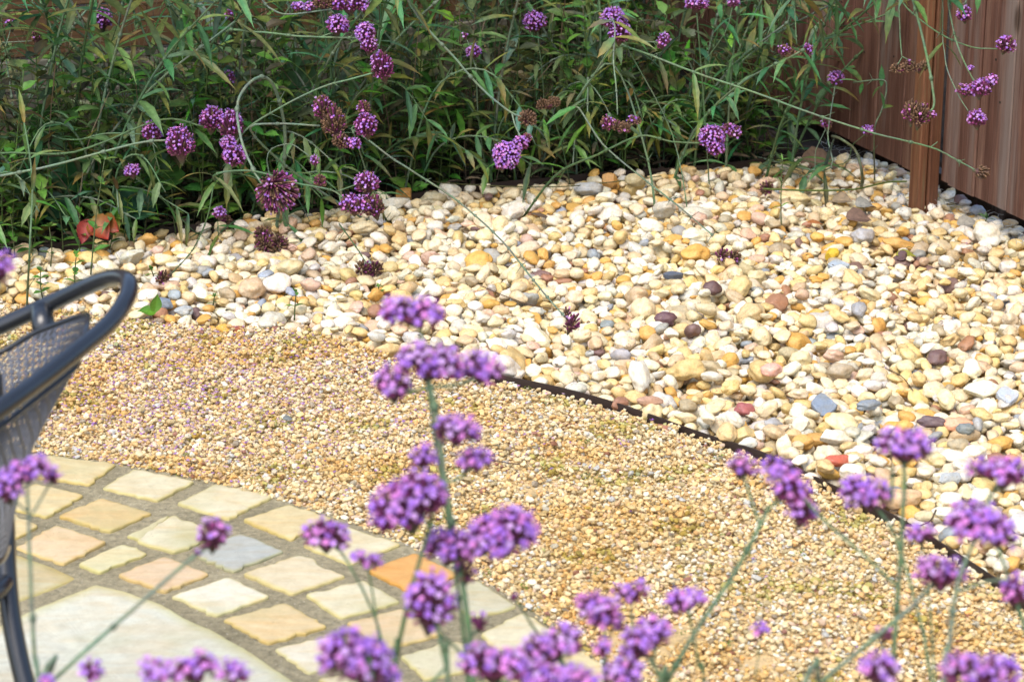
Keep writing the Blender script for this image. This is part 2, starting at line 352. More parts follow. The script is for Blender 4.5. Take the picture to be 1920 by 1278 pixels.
# ------------------------------------------------------------------ pile packing
def ico(sub):
    t = (1+5**.5)/2
    v = [(-1,t,0),(1,t,0),(-1,-t,0),(1,-t,0),(0,-1,t),(0,1,t),(0,-1,-t),(0,1,-t),(t,0,-1),(t,0,1),(-t,0,-1),(-t,0,1)]
    f = [(0,11,5),(0,5,1),(0,1,7),(0,7,10),(0,10,11),(1,5,9),(5,11,4),(11,10,2),(10,7,6),(7,1,8),(3,9,4),(3,4,2),(3,2,6),(3,6,8),(3,8,9),(4,9,5),(2,4,11),(6,2,10),(8,6,7),(9,8,1)]
    v = [np.array(p, float)/np.linalg.norm(p) for p in v]
    for _ in range(sub):
        mid = {}; nf = []
        def m(a, b):
            k = (min(a, b), max(a, b))
            if k not in mid: p = v[a]+v[b]; v.append(p/np.linalg.norm(p)); mid[k] = len(v)-1
            return mid[k]
        for a, b, c in f:
            x, y, z = m(a, b), m(b, c), m(c, a); nf += [(a, x, z), (b, y, x), (c, z, y), (x, y, z)]
        f = nf
    return np.array(v), np.array(f)
def rotm(yaw, tx, ty):
    cz, sz, cx, sx, cy, sy = math.cos(yaw), math.sin(yaw), math.cos(tx), math.sin(tx), math.cos(ty), math.sin(ty)
    Rz = np.array([[cz, -sz, 0], [sz, cz, 0], [0, 0, 1]]); Rx = np.array([[1, 0, 0], [0, cx, -sx], [0, sx, cx]]); Ry = np.array([[cy, 0, sy], [0, 1, 0], [-sy, 0, cy]])
    return Ry@Rx@Rz
class Pile:
    def __init__(s, x0, x1, y0, y1, res):
        s.x0, s.y0, s.res = x0, y0, res; s.nx = int((x1-x0)/res); s.ny = int((y1-y0)/res)
        X, Y = np.meshgrid(x0+np.arange(s.nx)*res, y0+np.arange(s.ny)*res); s.H = base_z(X, Y); s.ID = np.full(s.H.shape, -1, np.int32)
        s.items = []
    def drop(s, cands, ax, Rm, sink=.0, keep=True):
        A = Rm@np.diag(1/np.array(ax)**2)@Rm.T; c = A[2, 2]; bx, by = A[0, 2], A[1, 2]
        r = max(ax[0], ax[1]); k = int(r/s.res)+1
        g = np.arange(-k, k+1)*s.res; DX, DY = np.meshgrid(g, g)
        q = A[0, 0]*DX**2+2*A[0, 1]*DX*DY+A[1, 1]*DY**2-1; b = bx*DX+by*DY
        disc = b*b-c*q; ok = disc > 0
        if not ok.any(): return None
        sq = np.sqrt(np.where(ok, disc, 0)); top = (-b+sq)/c; bot = (-b-sq)/c
        best = None
        for (x, y) in cands:
            i = int(round((x-s.x0)/s.res)); j = int(round((y-s.y0)/s.res))
            if i-k < 0 or j-k < 0 or i+k+1 > s.nx or j+k+1 > s.ny: continue
            W = s.H[j-k:j+k+1, i-k:i+k+1]
            z = (W-bot)[ok]; zz = float(np.partition(z, -max(1, len(z)//12))[-max(1, len(z)//12)])  # soft contact
            if best is None or zz < best[0]: best = (zz, i, j, x, y)
        if best is None: return None
        z, i, j, x, y = best; z -= sink; W = s.H[j-k:j+k+1, i-k:i+k+1]; T = np.where(ok, top+z, -9)
        up = T > W; W[up] = T[up]; s.ID[j-k:j+k+1, i-k:i+k+1][up] = len(s.items)
        s.items.append((x, y, z, ax, Rm)); return len(s.items)-1
def pile_mesh(name, mat, items, variants, faces, colors, smooth):
    nv = variants[0].shape[0]; n = len(items); V = np.empty((n, nv, 3), np.float32); C = np.ones((n, nv, 4), np.float32)
    for i, (x, y, z, ax, Rm) in enumerate(items):
        v = variants[i % len(variants)]*ax; V[i] = v@Rm.T+(x, y, z)
        C[i, :, :3] = colors[i]
    F = (faces[None]+(np.arange(n)*nv)[:, None, None]).reshape(-1, 3)
    me = bpy.data.meshes.new(name); me.vertices.add(n*nv); me.vertices.foreach_set("co", V.ravel())
    nf = len(F); me.loops.add(nf*3); me.loops.foreach_set("vertex_index", F.ravel().astype(np.int32)); me.polygons.add(nf)
    me.polygons.foreach_set("loop_start", np.arange(nf, dtype=np.int32)*3); me.polygons.foreach_set("loop_total", np.full(nf, 3, np.int32))
    me.polygons.foreach_set("use_smooth", np.full(nf, smooth)); me.update(calc_edges=True)
    ca = me.color_attributes.new("Col", 'FLOAT_COLOR', 'POINT'); ca.data.foreach_set("color", C.ravel())
    me.materials.append(mat); o = bpy.data.objects.new(name, me); col.objects.link(o); return o
def deform(v, amp, f, seed, angular=False):
    out = v.copy()
    for i, p in enumerate(v):
        q = Vector(p)
        d = mnoise.noise(q*f+Vector((seed*7.1, seed*3.3, 1)))*amp+mnoise.noise(q*f*2.3+Vector((seed, 5, seed*2.2)))*amp*.35
        out[i] = p*(1+d)
    if angular:   # flat facets cut by random planes
        r = np.random.default_rng(int(seed))
        for _ in range(5):
            nrm = r.normal(size=3); nrm /= np.linalg.norm(nrm); h = r.uniform(.55, .85); dd = out@nrm; m = dd > h
            out[m] -= np.outer(dd[m]-h, nrm)
    return out
def pxy(x, y, z=0):
    d = Vector((x, y, z-CAM_H)); dep = d.y*CP-d.z*SP; return 960+FPX*d.x/dep, 639-FPX*(d.y*SP+d.z*CP)/dep, dep

# ---- pebbles
PAL = [((.74,.64,.41),30,'cream'),((.80,.76,.62),30,'off-white'),((.70,.54,.25),17,'buff yellow'),((.60,.59,.52),9,'pale grey'),((.66,.40,.11),8,'orange'),((.60,.46,.28),5,'tan'),((.66,.47,.34),3,'pink'),((.38,.39,.38),1.6,'mid grey'),((.46,.39,.25),3,'olive brown'),((.19,.12,.11),.9,'maroon'),((.38,.2,.12),1.2,'rust brown'),((.30,.35,.40),1.0,'blue-grey')]
pw = np.array([p[1] for p in PAL], float); pw /= pw.sum()
pile = Pile(-1.5, 1.9, 2.6, 6.0, .004)
sp_items = {}
def peb_axes(big=False):
    L = float(np.clip(rng.normal(.0141, .0036), .0075, .024)); 
    if big: L = R(.026, .034)
    return (L, L*R(.55, .92), L*R(.38, .66))
cand_n = 0
for it in range(40000):
    x, y = rng.uniform(-1.45, 1.75), rng.uniform(2.8, 5.9)
    if not in_pebble(x, y): continue
    px, py, dep = pxy(x, y)
    if px < -170 or px > 2090 or py > 1340: continue
    cs = [(x, y)]
    for _ in range(5):
        a, b = x+rng.uniform(-.05, .05), y+rng.uniform(-.05, .05)
        if in_pebble(a, b): cs.append((a, b))
    pile.drop(cs, peb_axes(rng.random() < .012), rotm(R(0, 6.28), rng.normal(0, .3), rng.normal(0, .3)), sink=.0018)
    cand_n += 1
    if cand_n > 14500: break
peb_col = []; peb_name = []
for i in range(len(pile.items)):
    k = rng.choice(len(PAL), p=pw); c = np.array(PAL[k][0])*rng.uniform(.82, 1.04)*np.array([1, rng.uniform(.96, 1.03), rng.uniform(.9, 1.08)])
    peb_col.append(np.clip(c, 0, .85)); peb_name.append(PAL[k][2])
# special stones seen in the photo
SPEC = [
 ((1625,770),(.022,.012,.009),(.24,.28,.32),'round','slim blue-grey pebble right of the square slate chip'),
 ((1247,607),(.021,.017,.013),(.13,.07,.08),'round','dark maroon pebble in the middle of the pebble bed'),
 ((1335,556),(.017,.016,.012),(.12,.07,.07),'round','small dark maroon pebble just behind the middle maroon one'),
 ((1015,503),(.020,.015,.011),(.20,.12,.11),'round','dark reddish brown pebble near a slanting green stem, centre'),
 ((1617,455),(.025,.021,.015),(.40,.40,.41),'round','large smooth mid grey pebble in front of the fence post'),
 ((740,393),(.032,.023,.016),(.50,.49,.42),'round','large pale olive-grey pebble at the edge of the planting under the purple heads'),
 ((757,374),(.020,.015,.020),(.42,.22,.06),'angular','upright rusty orange lump on the edging by the planting, left'),
 ((1143,346),(.020,.015,.020),(.44,.24,.07),'angular','upright rusty orange lump on the edging by the planting, centre'),
 ((1105,360),(.034,.024,.015),(.34,.36,.37),'round','large mid grey pebble beside the upright orange lump'),
 ((812,380),(.027,.020,.015),(.42,.38,.25),'round','olive-brown pebble at the back edge of pebbles, near the left orange lump'),
 ((683,432),(.027,.020,.012),(.70,.60,.38),'round','large flat cream pebble below the lowest back flower cluster'),
 ((1190,352),(.024,.018,.014),(.44,.38,.22),'round','olive-yellow pebble touching the back edging, right of centre'),
 ((1245,783),(.019,.010,.008),(.34,.16,.10),'round','thin reddish brown pebble just above the gravel edging'),
 ((1218,784-25),(.024,.010,.009),(.42,.26,.18),'round','long brown pebble just above the gravel edging, centre'),
 ((1445,720),(.02,.015,.012),(.72,.42,.34),'round','salmon pink pebble in the middle right of the bed'),
 ((1747,795),(.022,.010,.009),(.13,.09,.10),'round','slim dark plum pebble at the right, above the highest right flower head'),
 ((1810,808),(.015,.012,.009),(.20,.23,.23),'round','dark green-grey pebble right of the plum one'),
 ((1795,800-3),(.024,.015,.011),(.70,.38,.24),'round','coral orange pebble next to the slim plum pebble'),
 ((1780,905),(.024,.013,.009),(.42,.45,.45),'angular','slate-grey wedge pebble between the right flower heads'),
 ((1570,873),(.022,.012,.010),(.50,.13,.08),'round','brick red pebble near the edging behind the right flowers'),
 ((1690,482),(.013,.012,.012),(.14,.09,.10),'angular','small angular dark purple pebble under the leaf scrap near the fence'),
 ((1560,488),(.016,.012,.014),(.58,.40,.03),'angular','bright amber yellow stone near the sky-blue pebble'),
 ((1395,762),(.018,.014,.011),(.36,.12,.12),'round','wine red pebble a little above the curved edging'),
 ((305,562),(.020,.016,.012),(.22,.27,.34),'round','blue-grey pebble behind the green leaf at the left'),
 ((345,577),(.018,.014,.010),(.38,.41,.42),'round','pale blue-grey pebble by the gravel at the left'),
 ((417,603),(.016,.012,.012),(.66,.40,.08),'angular','amber and white chip at the gravel margin, left'),
 ((446,604),(.017,.011,.010),(.34,.11,.06),'angular','small brick-red chip beside the amber and white one'),
 ((1800,825+12),(.02,.016,.012),(.40,.34,.22),'round','olive brown pebble below the dark green-grey one'),
 ((1690,938),(.030,.020,.015),(.62,.44,.26),'round','large tan pebble lying right of the upright right stem')]
MV, MF = ico(2); MV3, MF3 = ico(3)
variants = [deform(MV, .26 if k % 3 else .38, 1.2, k+1, k % 6 == 5) for k in range(36)]
spec_ix = {}
for (px, py), ax, c, shp, lab in SPEC:
    g = G(px, py, .012); i = pile.drop([(g.x, g.y)], ax, rotm(R(-.5, .5), R(-.1, .1)-.08, R(-.1, .1)), sink=.006)
    if i is not None:
        spec_ix[i] = (lab, shp); peb_col.append(np.array(c)); peb_name.append('x')
cnt = np.bincount(pile.ID[pile.ID >= 0], minlength=len(pile.items)).astype(float)
score = np.zeros(len(pile.items))
for i, (x, y, z, ax, Rm) in enumerate(pile.items):
    px, py, dep = pxy(x, y, z)
    if 0 < px < 1920 and 0 < py < 1278: score[i] = cnt[i]/dep**2*(1.4 if ax[2] > 0.01 else 1)
order = [i for i in np.argsort(-score) if i not in spec_ix][:300-len(spec_ix)]
solo = set(order) | set(spec_ix)
def zone(px, py):
    if px > 1500 and py < 430: return "at the foot of the brown fence post"
    if px > 1640 and py < 560: return "in front of the right-hand fence boards"
    if py < 400: return "along the back edge beneath the overhanging plants"
    if px < 350: return "in the left corner behind the chair arm"
    if px < 700 and py > 560: return "where the pebbles meet the fine gravel on the left"
    if px < 700: return "left of centre below the hanging purple heads"
    if px < 1000 and py > 610: return "beside the gravel behind the tallest foreground flowers"
    if py > float(np.interp(px, [p[0] for p in front], [p[1] for p in front]))-55: return "right up against the curved brown edging"
    if px > 1650 and py > 780: return "behind the right-hand foreground flower heads"
    if px > 1500 and py > 620: return "around the square blue-grey slate chip"
    if px > 1500: return "between the fence post and the sky-blue flat pebble"
    if 1150 < px <= 1500 and py < 680: return "around the dark maroon pebble in mid bed"
    if px <= 1150 and py < 540: return "near the slanting green stem in mid bed"
    if px <= 1150: return "around the purple head lying in mid bed"
    return "between the mid bed and the curved edging"
def pebble_obj(i):
    x, y, z, ax, Rm = pile.items[i]
    shp = spec_ix.get(i, (0, 'round'))[1]
    base = deform(MV3, .26 if i % 3 else .36, 1.2, i % 97+1, shp == 'angular' or i % 7 == 3)
    if shp == 'angular' : base = np.clip(base, -.86, .86)
    v = (base*ax)@Rm.T
    me = bpy.data.meshes.new("pebble"); me.from_pydata(v.tolist(), [], MF3.tolist())
    ca = me.color_attributes.new("Col", 'FLOAT_COLOR', 'POINT')
    ca.data.foreach_set("color", np.tile(np.append(peb_col[i], 1).astype(np.float32), len(v)))
    me.polygons.foreach_set("use_smooth", [shp != 'angular']*len(me.polygons)); me.materials.append(M['pebble'])
    o = bpy.data.objects.new("pebble", me); col.objects.link(o); o.location = (x, y, z)
    if i in spec_ix: lab = spec_ix[i][0]
    else:
        px, py, _ = pxy(x, y, z); r = ax[1]/ax[0]
        s = 'long oval' if r < .70 else 'oval' if r < .82 else 'rounded'
        q = 'big' if ax[0] > .023 else 'mid-sized' if ax[0] > .019 else 'small'
        lab = f"{q} {s} {peb_name[i]} pebble {zone(px, py)}"
    tag(o, lab, "pebble", "loose rounded pebbles of the bed")
for i in solo: pebble_obj(i)
def slate_chip(px, py, w_, h_, tilt, c, lab, lift=.022):
    g = G(px, py, .0); j = int((g.y-pile.y0)/.004); k = int((g.x-pile.x0)/.004); z = float(pile.H[j-4:j+5, k-4:k+5].mean())+lift*.5
    mb = MB(); out = [(-1, .15), (-.55, .75), (-.1, 1), (.15, .92), (1, -.05), (.8, -.35), (.05, -1), (-.35, -.92), (-.8, -.3)]; n = len(out); vs = []
    ct, st = math.cos(tilt), math.sin(tilt)
    for zz, q in ((-.006, .97), (.003, 1), (.0045, .95)):
        for a, b in out:
            a_, b_ = a*w_*.5*q, b*h_*.5*q; z_ = zz+.001*math.sin(a*7+b*4); vs.append((g.x+a_, g.y+b_*ct-z_*st, z+b_*st+z_*ct))
    fs = [tuple(range(n))[::-1][::-1], tuple(range(2*n, 3*n))[::-1]]+[(r_*n+i, r_*n+(i+1) % n, (r_+1)*n+(i+1) % n, (r_+1)*n+i) for r_ in range(2) for i in range(n)]
    mb.add(vs, fs, c); return tag(mb.build("slate_chip", M['pebble'], org=(g.x, g.y, z)), lab, "slate chip")
slate_chip(1545, 768, .044, .058, .42, (.21, .26, .33), "flat square blue-grey slate chip lying right of centre on the pebbles")
slate_chip(1572, 512, .044, .040, .25, (.36, .43, .50), "flat pale sky-blue slate flake below the yellow leaf scrap")
slate_chip(1262, 527, .040, .020, .2, (.10, .12, .16), "small near-black slate splinter right of the lying purple head")
slate_chip(1888, 757, .038, .044, .4, (.42, .47, .54), "pale blue-grey slate piece at the right edge of the view")
rest = [i for i in range(len(pile.items)) if i not in solo]
o = pile_mesh("pebbles", M['pebble'], [pile.items[i] for i in rest], variants, MF, [peb_col[i] for i in rest], True)
tag(o, "bed of smooth cream, yellow and grey pebbles between the planting and gravel", "pebbles", kind='stuff')

# ---- gravel
GP = [((.70,.57,.33),30),((.76,.69,.52),14),((.64,.47,.22),28),((.60,.41,.18),9),((.64,.48,.34),6),((.46,.37,.20),7),((.30,.25,.18),2),((.66,.40,.16),4),((.5,.5,.46),4),((.28,.14,.10),1)]
gw = np.array([p[1] for p in GP], float); gw /= gw.sum(); GC = np.array([p[0] for p in GP])
gpile = Pile(-1.6, 1.4, 2.2, 5.0, .002)
X, Y = np.meshgrid(gpile.x0+np.arange(gpile.nx)*.002, gpile.y0+np.arange(gpile.ny)*.002)
gpile.H = np.maximum(gpile.H, np.where(np.hypot(X-c_out.x, Y-c_out.y) < r_out, .0, -1))
BARE = [(G(1195, 1192), .0030), (G(1260, 1176), .0016), (G(905, 985), .0010), (G(1000, 905), .0012), (G(1420, 1225), .0012)]
n = 0; NB = 300000
rx, ry = rng.uniform(-1.55, 1.35, NB), rng.uniform(2.3, 4.9, NB)
okm = in_gravel(rx, ry)
ROT = [rotm(R(0, 6.28), random.gauss(0, .3), random.gauss(0, .3)) for _ in range(400)]
AXS = []
for _ in range(200):
    L = float(np.clip(rng.lognormal(math.log(.0033), .34), .0018, .0085)); AXS.append((L, L*R(.6, .92), L*R(.4, .72)))
for x, y in zip(rx[okm], ry[okm]):
    px, py, dep = pxy(x, y)
    if px < -120 or px > 2040 or py > 1330: continue
    if any((x-g_.x)**2+(y-g_.y)**2 < r2*rng.uniform(.3, 1.2) and rng.random() < .92 for g_, r2 in BARE): continue
    cs = [(x, y)]+[(x+rng.uniform(-.015, .015), y+rng.uniform(-.015, .015)) for _ in range(2)]
    cs = [c for c in cs if in_gravel(*c)] or [(x, y)]
    gpile.drop(cs, AXS[rng.integers(200)], ROT[rng.integers(400)], sink=.0006); n += 1
    if n > 135000: break
IV, IF = ico(0); I1, F1 = ico(1)
gvar = [deform(IV, .5, 1.5, k+40) for k in range(24)]
ks = rng.choice(len(GP), size=len(gpile.items), p=gw)
gc = GC[ks]*rng.uniform(.82, 1.15, (len(ks), 1))
# green-stained chips in patches (algae on the stones themselves)
for i, (x, y, z, ax, Rm) in enumerate(gpile.items):
    m = mnoise.noise(Vector((x*9, y*9, 0)))+.5*mnoise.noise(Vector((x*40, y*40, 3)))
    if m > .34 and rng.random() < .5: gc[i] = gc[i]*np.array([.62, .66, .35])
    m2 = mnoise.noise(Vector((x*5+9, y*5, 4)))
    if m2 > .18: gc[i] = gc[i]*np.array([.95, .86, .68])
o = pile_mesh("fine_gravel", M['gravel'], gpile.items, gvar, IF, np.clip(gc, 0, .8), False)
tag(o, "fine golden gravel between the paving ring and the brown edging", "gravel", kind='stuff')
print("PEB", len(pile.items), "GRAV", len(gpile.items))

# ------------------------------------------------------------------ edging strips
def strip(name, pts, z0, z1, th, label):
    pts = spline([Vector((p[0], p[1], 0)) for p in pts], 4); mb = MB(); vs = []; m = len(pts)
    for i, p in enumerate(pts):
        t = (pts[min(i+1, m-1)]-pts[max(i-1, 0)]).normalized(); nn = Vector((-t.y, t.x, 0))*th*.5
        zz = z1(i/(m-1)) if callable(z1) else z1; w_ = .0012*math.sin(i*.9)
        for q in (p-nn, p+nn):
            vs += [(q.x, q.y, z0), (q.x, q.y, zz+w_)]
    fs = []
    for i in range(m-1):
        a = i*4; b = a+4; fs += [(a, b, b+1, a+1), (a+1, b+1, b+3, a+3), (a+3, b+3, b+2, a+2)]
    fs += [(0, 1, 3, 2), ((m-1)*4, (m-1)*4+2, (m-1)*4+3, (m-1)*4+1)]
    mb.add(vs, fs, (1, 1, 1)); return tag(mb.build(name, M['edging']), label, "edging")
strip("lawn_edging", FR[8:], -.05, lambda t: .000 if t < .08 else .0042, .0030, "long thin brown edging strip curving between gravel and pebbles")
strip("lawn_edging", [tuple(p) for p in BK[1:]+np.array([0, .008])], -.05, .014, .005, "dark brown edging strip holding back the planting behind the pebbles")

# ------------------------------------------------------------------ fences
def V3(p2, z=0): return Vector((p2.x, p2.y, z))
FDv, FNv = V3(FD), V3(FN)
f0 = V3(FA)
fence = empty("board_fence", f0, "reddish brown fence of upright boards along the right side", "fence")
def fboard(s0, s1, z0, z1, off, th, mat, name, lab=None, par=fence, tint=1.0):
    """board along the fence between distances s0..s1 from the post"""
    mb = MB(); o = f0+FDv*s0+FNv*off+Vector((0, 0, z0))
    c = (tint, tint*R(.96, 1.04), tint*R(.94, 1.04))
    n = 10; a = FDv*(s1-s0); b = FNv*th; h = Vector((0, 0, z1-z0)); e = .0025
    prof = [(0, e), (e, 0), (s1-s0-e, 0), (s1-s0, e), (s1-s0, th-e), (s1-s0-e, th), (e, th), (0, th-e)]
    vs = []
    for k in range(2):
        for u, v in prof: vs.append(o+FDv*u+FNv*v+h*k)
    mb.add(vs, [(i, (i+1) % 8, 8+(i+1) % 8, 8+i) for i in range(8)]+[tuple(range(7, -1, -1)), tuple(range(8, 16))], c)
    r = mb.build(name, mat, par)
    if name == 'board' and s1-s0 > .09:
        for zn in (R(.27, .30), R(.36, .38)):
            nb = MB(); q_ = f0+FDv*(s0+(s1-s0)*R(.35, .6))+FNv*(off+th); nb.tube([q_+Vector((0, 0, zn)), q_+FNv*.0012+Vector((0, 0, zn))], .0026, 8, (.03, .025, .02)); nb.build('nail', M['litter'], r)
    if lab: r['label'] = lab
    return r
s = -1.5
random.seed(5)
while s < -.02:
    wd = R(.112, .128); e = min(s+wd-.0035, -.0)
    fboard(s, e, .062-(s*.004)+R(-.004, .004), 1.8, -.03+R(-.003, .003), .02, M['fence_red'], "board", tint=R(.85, 1.2)); s += wd
s = .052
while s < 2.0:
    wd = R(.112, .128)
    fboard(s, s+wd-.0035, .055+R(-.006, .006), 1.8, -.03+R(-.003, .003), .02, M['fence_red'], "board", tint=R(.7, 1.0)); s += wd
fboard(.0, .050, -.1, 1.85, -.008, .026, M['post'], "post", tint=.85)
fboard(.004, .046, -.1, 1.85, .0205, .020, M['post'], "post_batten", tint=1.15)
fboard(-1.5, 2.0, -.08, .02, -.16, .03, M['fence_red'], "bottom_rail", tint=.25)
fboard(-1.5, 2.0, .85, .92, -.075, .04, M['fence_red'], "rail", tint=.8)
# chicken wire along fence foot
wm = MB(); hx = .018
def wirept(s, t):   # s along fence, t across (runs from under the boards out over the pebbles)
    q = f0+FDv*s+FNv*(-.03+t*.9)
    return Vector((q.x, q.y, .030-t*.30+.008*math.sin(s*21+t*40)+.004*math.sin(s*55)))
for i in range(-52, 22):
    for j in range(0, 2+(i*7) % 3):
        if (i*13+j*5) % 11 == 0: continue
        x = i*hx*1.5; y = j*hx*.87*1.0+(hx*.43 if i % 2 else 0)
        a = wirept(x, y); 
        wm.tube([a, wirept(x+hx, y)], .0005, 4, caps=False)
        wm.tube([a, wirept(x-hx*.5, y+hx*.43)], .0005, 4, caps=False)
        wm.tube([a, wirept(x-hx*.5, y-hx*.43)], .0005, 4, caps=False)
tag(wm.build("chicken_wire", M['wire']), "galvanised hexagonal chicken wire poking out under the right fence", "wire netting")
# back fence
b0 = G(100, 212); ang = math.radians(26); BD = Vector((math.cos(ang), math.sin(ang), 0)); BN = Vector((math.sin(ang), -math.cos(ang), 0))
bf = empty("panel_fence", b0, "tan horizontal-board fence with grey bottom boards behind the flowers", "fence")
def bboard(z0, z1, off, mat, name, s0=-1.6, s1=2.4, tint=1.0, th=.022):
    mb = MB(); e = .003; o = b0+BD*s0-BN*off
    prof = [(z0+e, 0), (z0, -e), (z0, -th), (z1, -th), (z1, -e), (z1-e, 0)]
    vs = [o+BD*((s1-s0)*k)+BN*b+Vector((0, 0, a)) for k in range(2) for a, b in prof]
    mb.add(vs, [(i, (i+1) % 6, 6+(i+1) % 6, 6+i) for i in range(6)]+[tuple(range(5, -1, -1)), tuple(range(6, 12))], (tint, tint, tint))
    return mb.build(name, mat, bf)
bboard(-.05, .055, .0, M['gravel_board'], "gravel_board", tint=.75)
bboard(.062, .14, .006, M['gravel_board'], "gravel_board", tint=1.15)
z = .148
while z < 1.8:
    bboard(z, z+.118, .012, M['fence_tan'], "board", tint=R(.9, 1.15)); z += .122
for s_ in (-1.2, .62, 2.3):
    mb = MB(); mb.box(b0+BD*s_-BN*.10, BD*.08, BN*.07, (0, 0, 1.85), (1, 1, 1)); mb.build("post", M['fence_tan'], bf)

# ------------------------------------------------------------------ chair
chair = empty("garden_chair", P(-150, 1300, 2.5).xy.to_3d(), "dark steel garden chair with grey expanded-mesh back at the left edge", "chair")
rim = [(-560, 860, 2.60), (-380, 775, 2.62), (-180, 692, 2.62), (0, 612, 2.60), (85, 573, 2.585), (150, 543, 2.56), (198, 524, 2.53), (228, 521, 2.50), (242, 532, 2.47), (236, 562, 2.44), (203, 608, 2.40), (145, 657, 2.35), (75, 712, 2.30), (0, 766, 2.25), (-180, 890, 2.17), (-420, 1040, 2.10)]
rp = spline([P(*q) for q in rim], 8)
mb = MB(); mb.tube(rp, .0094, 20); mb.build("arm_rail", M['frame'], chair, smooth=True)
# mesh shell: rim-following upper edge, converging to the seat
top = [(-120, 705, 2.56), (0, 660, 2.56), (62, 625, 2.555), (110, 606, 2.545), (145, 594, 2.53), (164, 590, 2.49), (163, 612, 2.43), (150, 655, 2.385), (140, 690, 2.35), (72, 745, 2.30), (0, 800, 2.255), (-120, 885, 2.20), (-240, 960, 2.15)]
bot = [(-120, 1000, 2.58), (-90, 1010, 2.56), (-60, 1015, 2.54), (-30, 1020, 2.52), (-8, 1020, 2.50), (12, 1022, 2.47), (10, 1035, 2.42), (0, 1050, 2.38), (-25, 1065, 2.35), (-60, 1080, 2.31), (-100, 1100, 2.27), (-180, 1120, 2.22), (-270, 1140, 2.18)]
TP = spline([P(*q) for q in top], 7); BP = spline([P(*q) for q in bot], 7); nU = len(TP); nV = 26
def shell(u, v):
    a = TP[u]; b = BP[u]; t = v/nV; p = a.lerp(b, t)
    bul = math.sin(t*math.pi)*.012; c_ = Vector((-.30, 2.33, 0)); d = Vector((p.x-c_.x, p.y-c_.y, 0)).normalized(); return p+d*bul
mb = MB(); wr = .00125
for u in range(nU-1):
    for v in range(0, nV):
        if (u+v) % 2 == 0:
            a, b = shell(u, v), shell(u+1, v+1)
        else: a, b = shell(u+1, v), shell(u, v+1)
        d = (b-a); nn = shell(min(u+1, nU-1), v)-shell(max(u-1, 0), v); upv = shell(u, min(v+1, nV))-shell(u, v)
        fn = nn.cross(upv).normalized(); sd_ = d.cross(fn).normalized()*wr
        mb.add([a-sd_, b-sd_, b+sd_, a+sd_, a-sd_+fn*.0012, b-sd_+fn*.0012, b+sd_+fn*.0012, a+sd_+fn*.0012], [(0, 1, 2, 3), (7, 6, 5, 4), (0, 4, 5, 1), (3, 2, 6, 7)], (1, 1, 1))
mb.build("mesh_back", M['mesh'], chair)
mb = MB(); mb.tube(TP, .0030, 10); mb.tube(BP, .004, 10); mb.build("mesh_rim", M['frame'], chair, smooth=True)
# stubs joining rail and shell
mb = MB(); mb.tube([P(78, 578, 2.583), P(80, 600, 2.575), P(84, 624, 2.56)], [.0125, .0125, .013], 14); mb.build("bracket", M['frame'], chair, smooth=True)
mb = MB(); mb.tube([P(-60, 810, 2.21), P(-62, 850, 2.215)], .0125, 14); mb.build("bracket", M['frame'], chair, smooth=True)
# legs
leg = spline([P(-14, 700, 2.50), P(-6, 850, 2.50), P(8, 960, 2.49), P(12, 1060, 2.48), P(20, 1150, 2.47), P(36, 1235, 2.46), P(60, 1330, 2.45)], 6)
k_ = leg[-1]; d_ = (leg[-1]-leg[-3]).normalized(); leg.append(k_+d_*(k_.z/-d_.z))
mb = MB(); mb.tube(leg, .0105, 16); l1 = mb.build("leg", M['frame'], chair, smooth=True)
cb = P(-300, 1230, 2.45); 
def simple_leg(px, py, d):
    a = P(px, py, d); b = Vector((a.x-.03, a.y-.02, 0)); mb = MB(); mb.tube(spline([a, a.lerp(b, .5)+Vector((.01, 0, 0)), b], 6), .0105, 14); mb.build("leg", M['frame'], chair, smooth=True)
simple_leg(-180, 892, 2.17); simple_leg(-500, 830, 2.61); simple_leg(-640, 1100, 2.12)
mb = MB(); mb.tube(spline([P(14, 1085, 2.48), P(-20, 1118, 2.44), P(-150, 1190, 2.36), P(-330, 1290, 2.28)], 5), .010, 14); mb.tube([P(14, 1090, 2.48), P(-120, 1075, 2.58), P(-380, 1100, 2.62)], .009, 14); mb.build("stretcher", M['frame'], chair, smooth=True)
# seat disc of the same mesh
sc_ = Vector((-.92, 2.34, .40)); mb = MB(); mb.tube([sc_+Vector((math.cos(t)*.2, math.sin(t)*.2, 0)) for t in np.linspace(0, 6.2832, 49)], .009, 12, caps=False); mb.build("seat_ring", M['frame'], chair, smooth=True)
mb = MB()
for i in range(-26, 27):
    q = i*.0075; L = math.sqrt(max(0, .2**2-q*q))
    for sgn in (1, -1):
        dv = Vector((math.cos(math.pi/6*sgn), math.sin(math.pi/6*sgn), 0)); nv = Vector((-dv.y, dv.x, 0)); mb.tube([sc_+nv*q-dv*L, sc_+nv*q+dv*L], .0013, 4)
mb.build("seat", M['mesh'], chair)

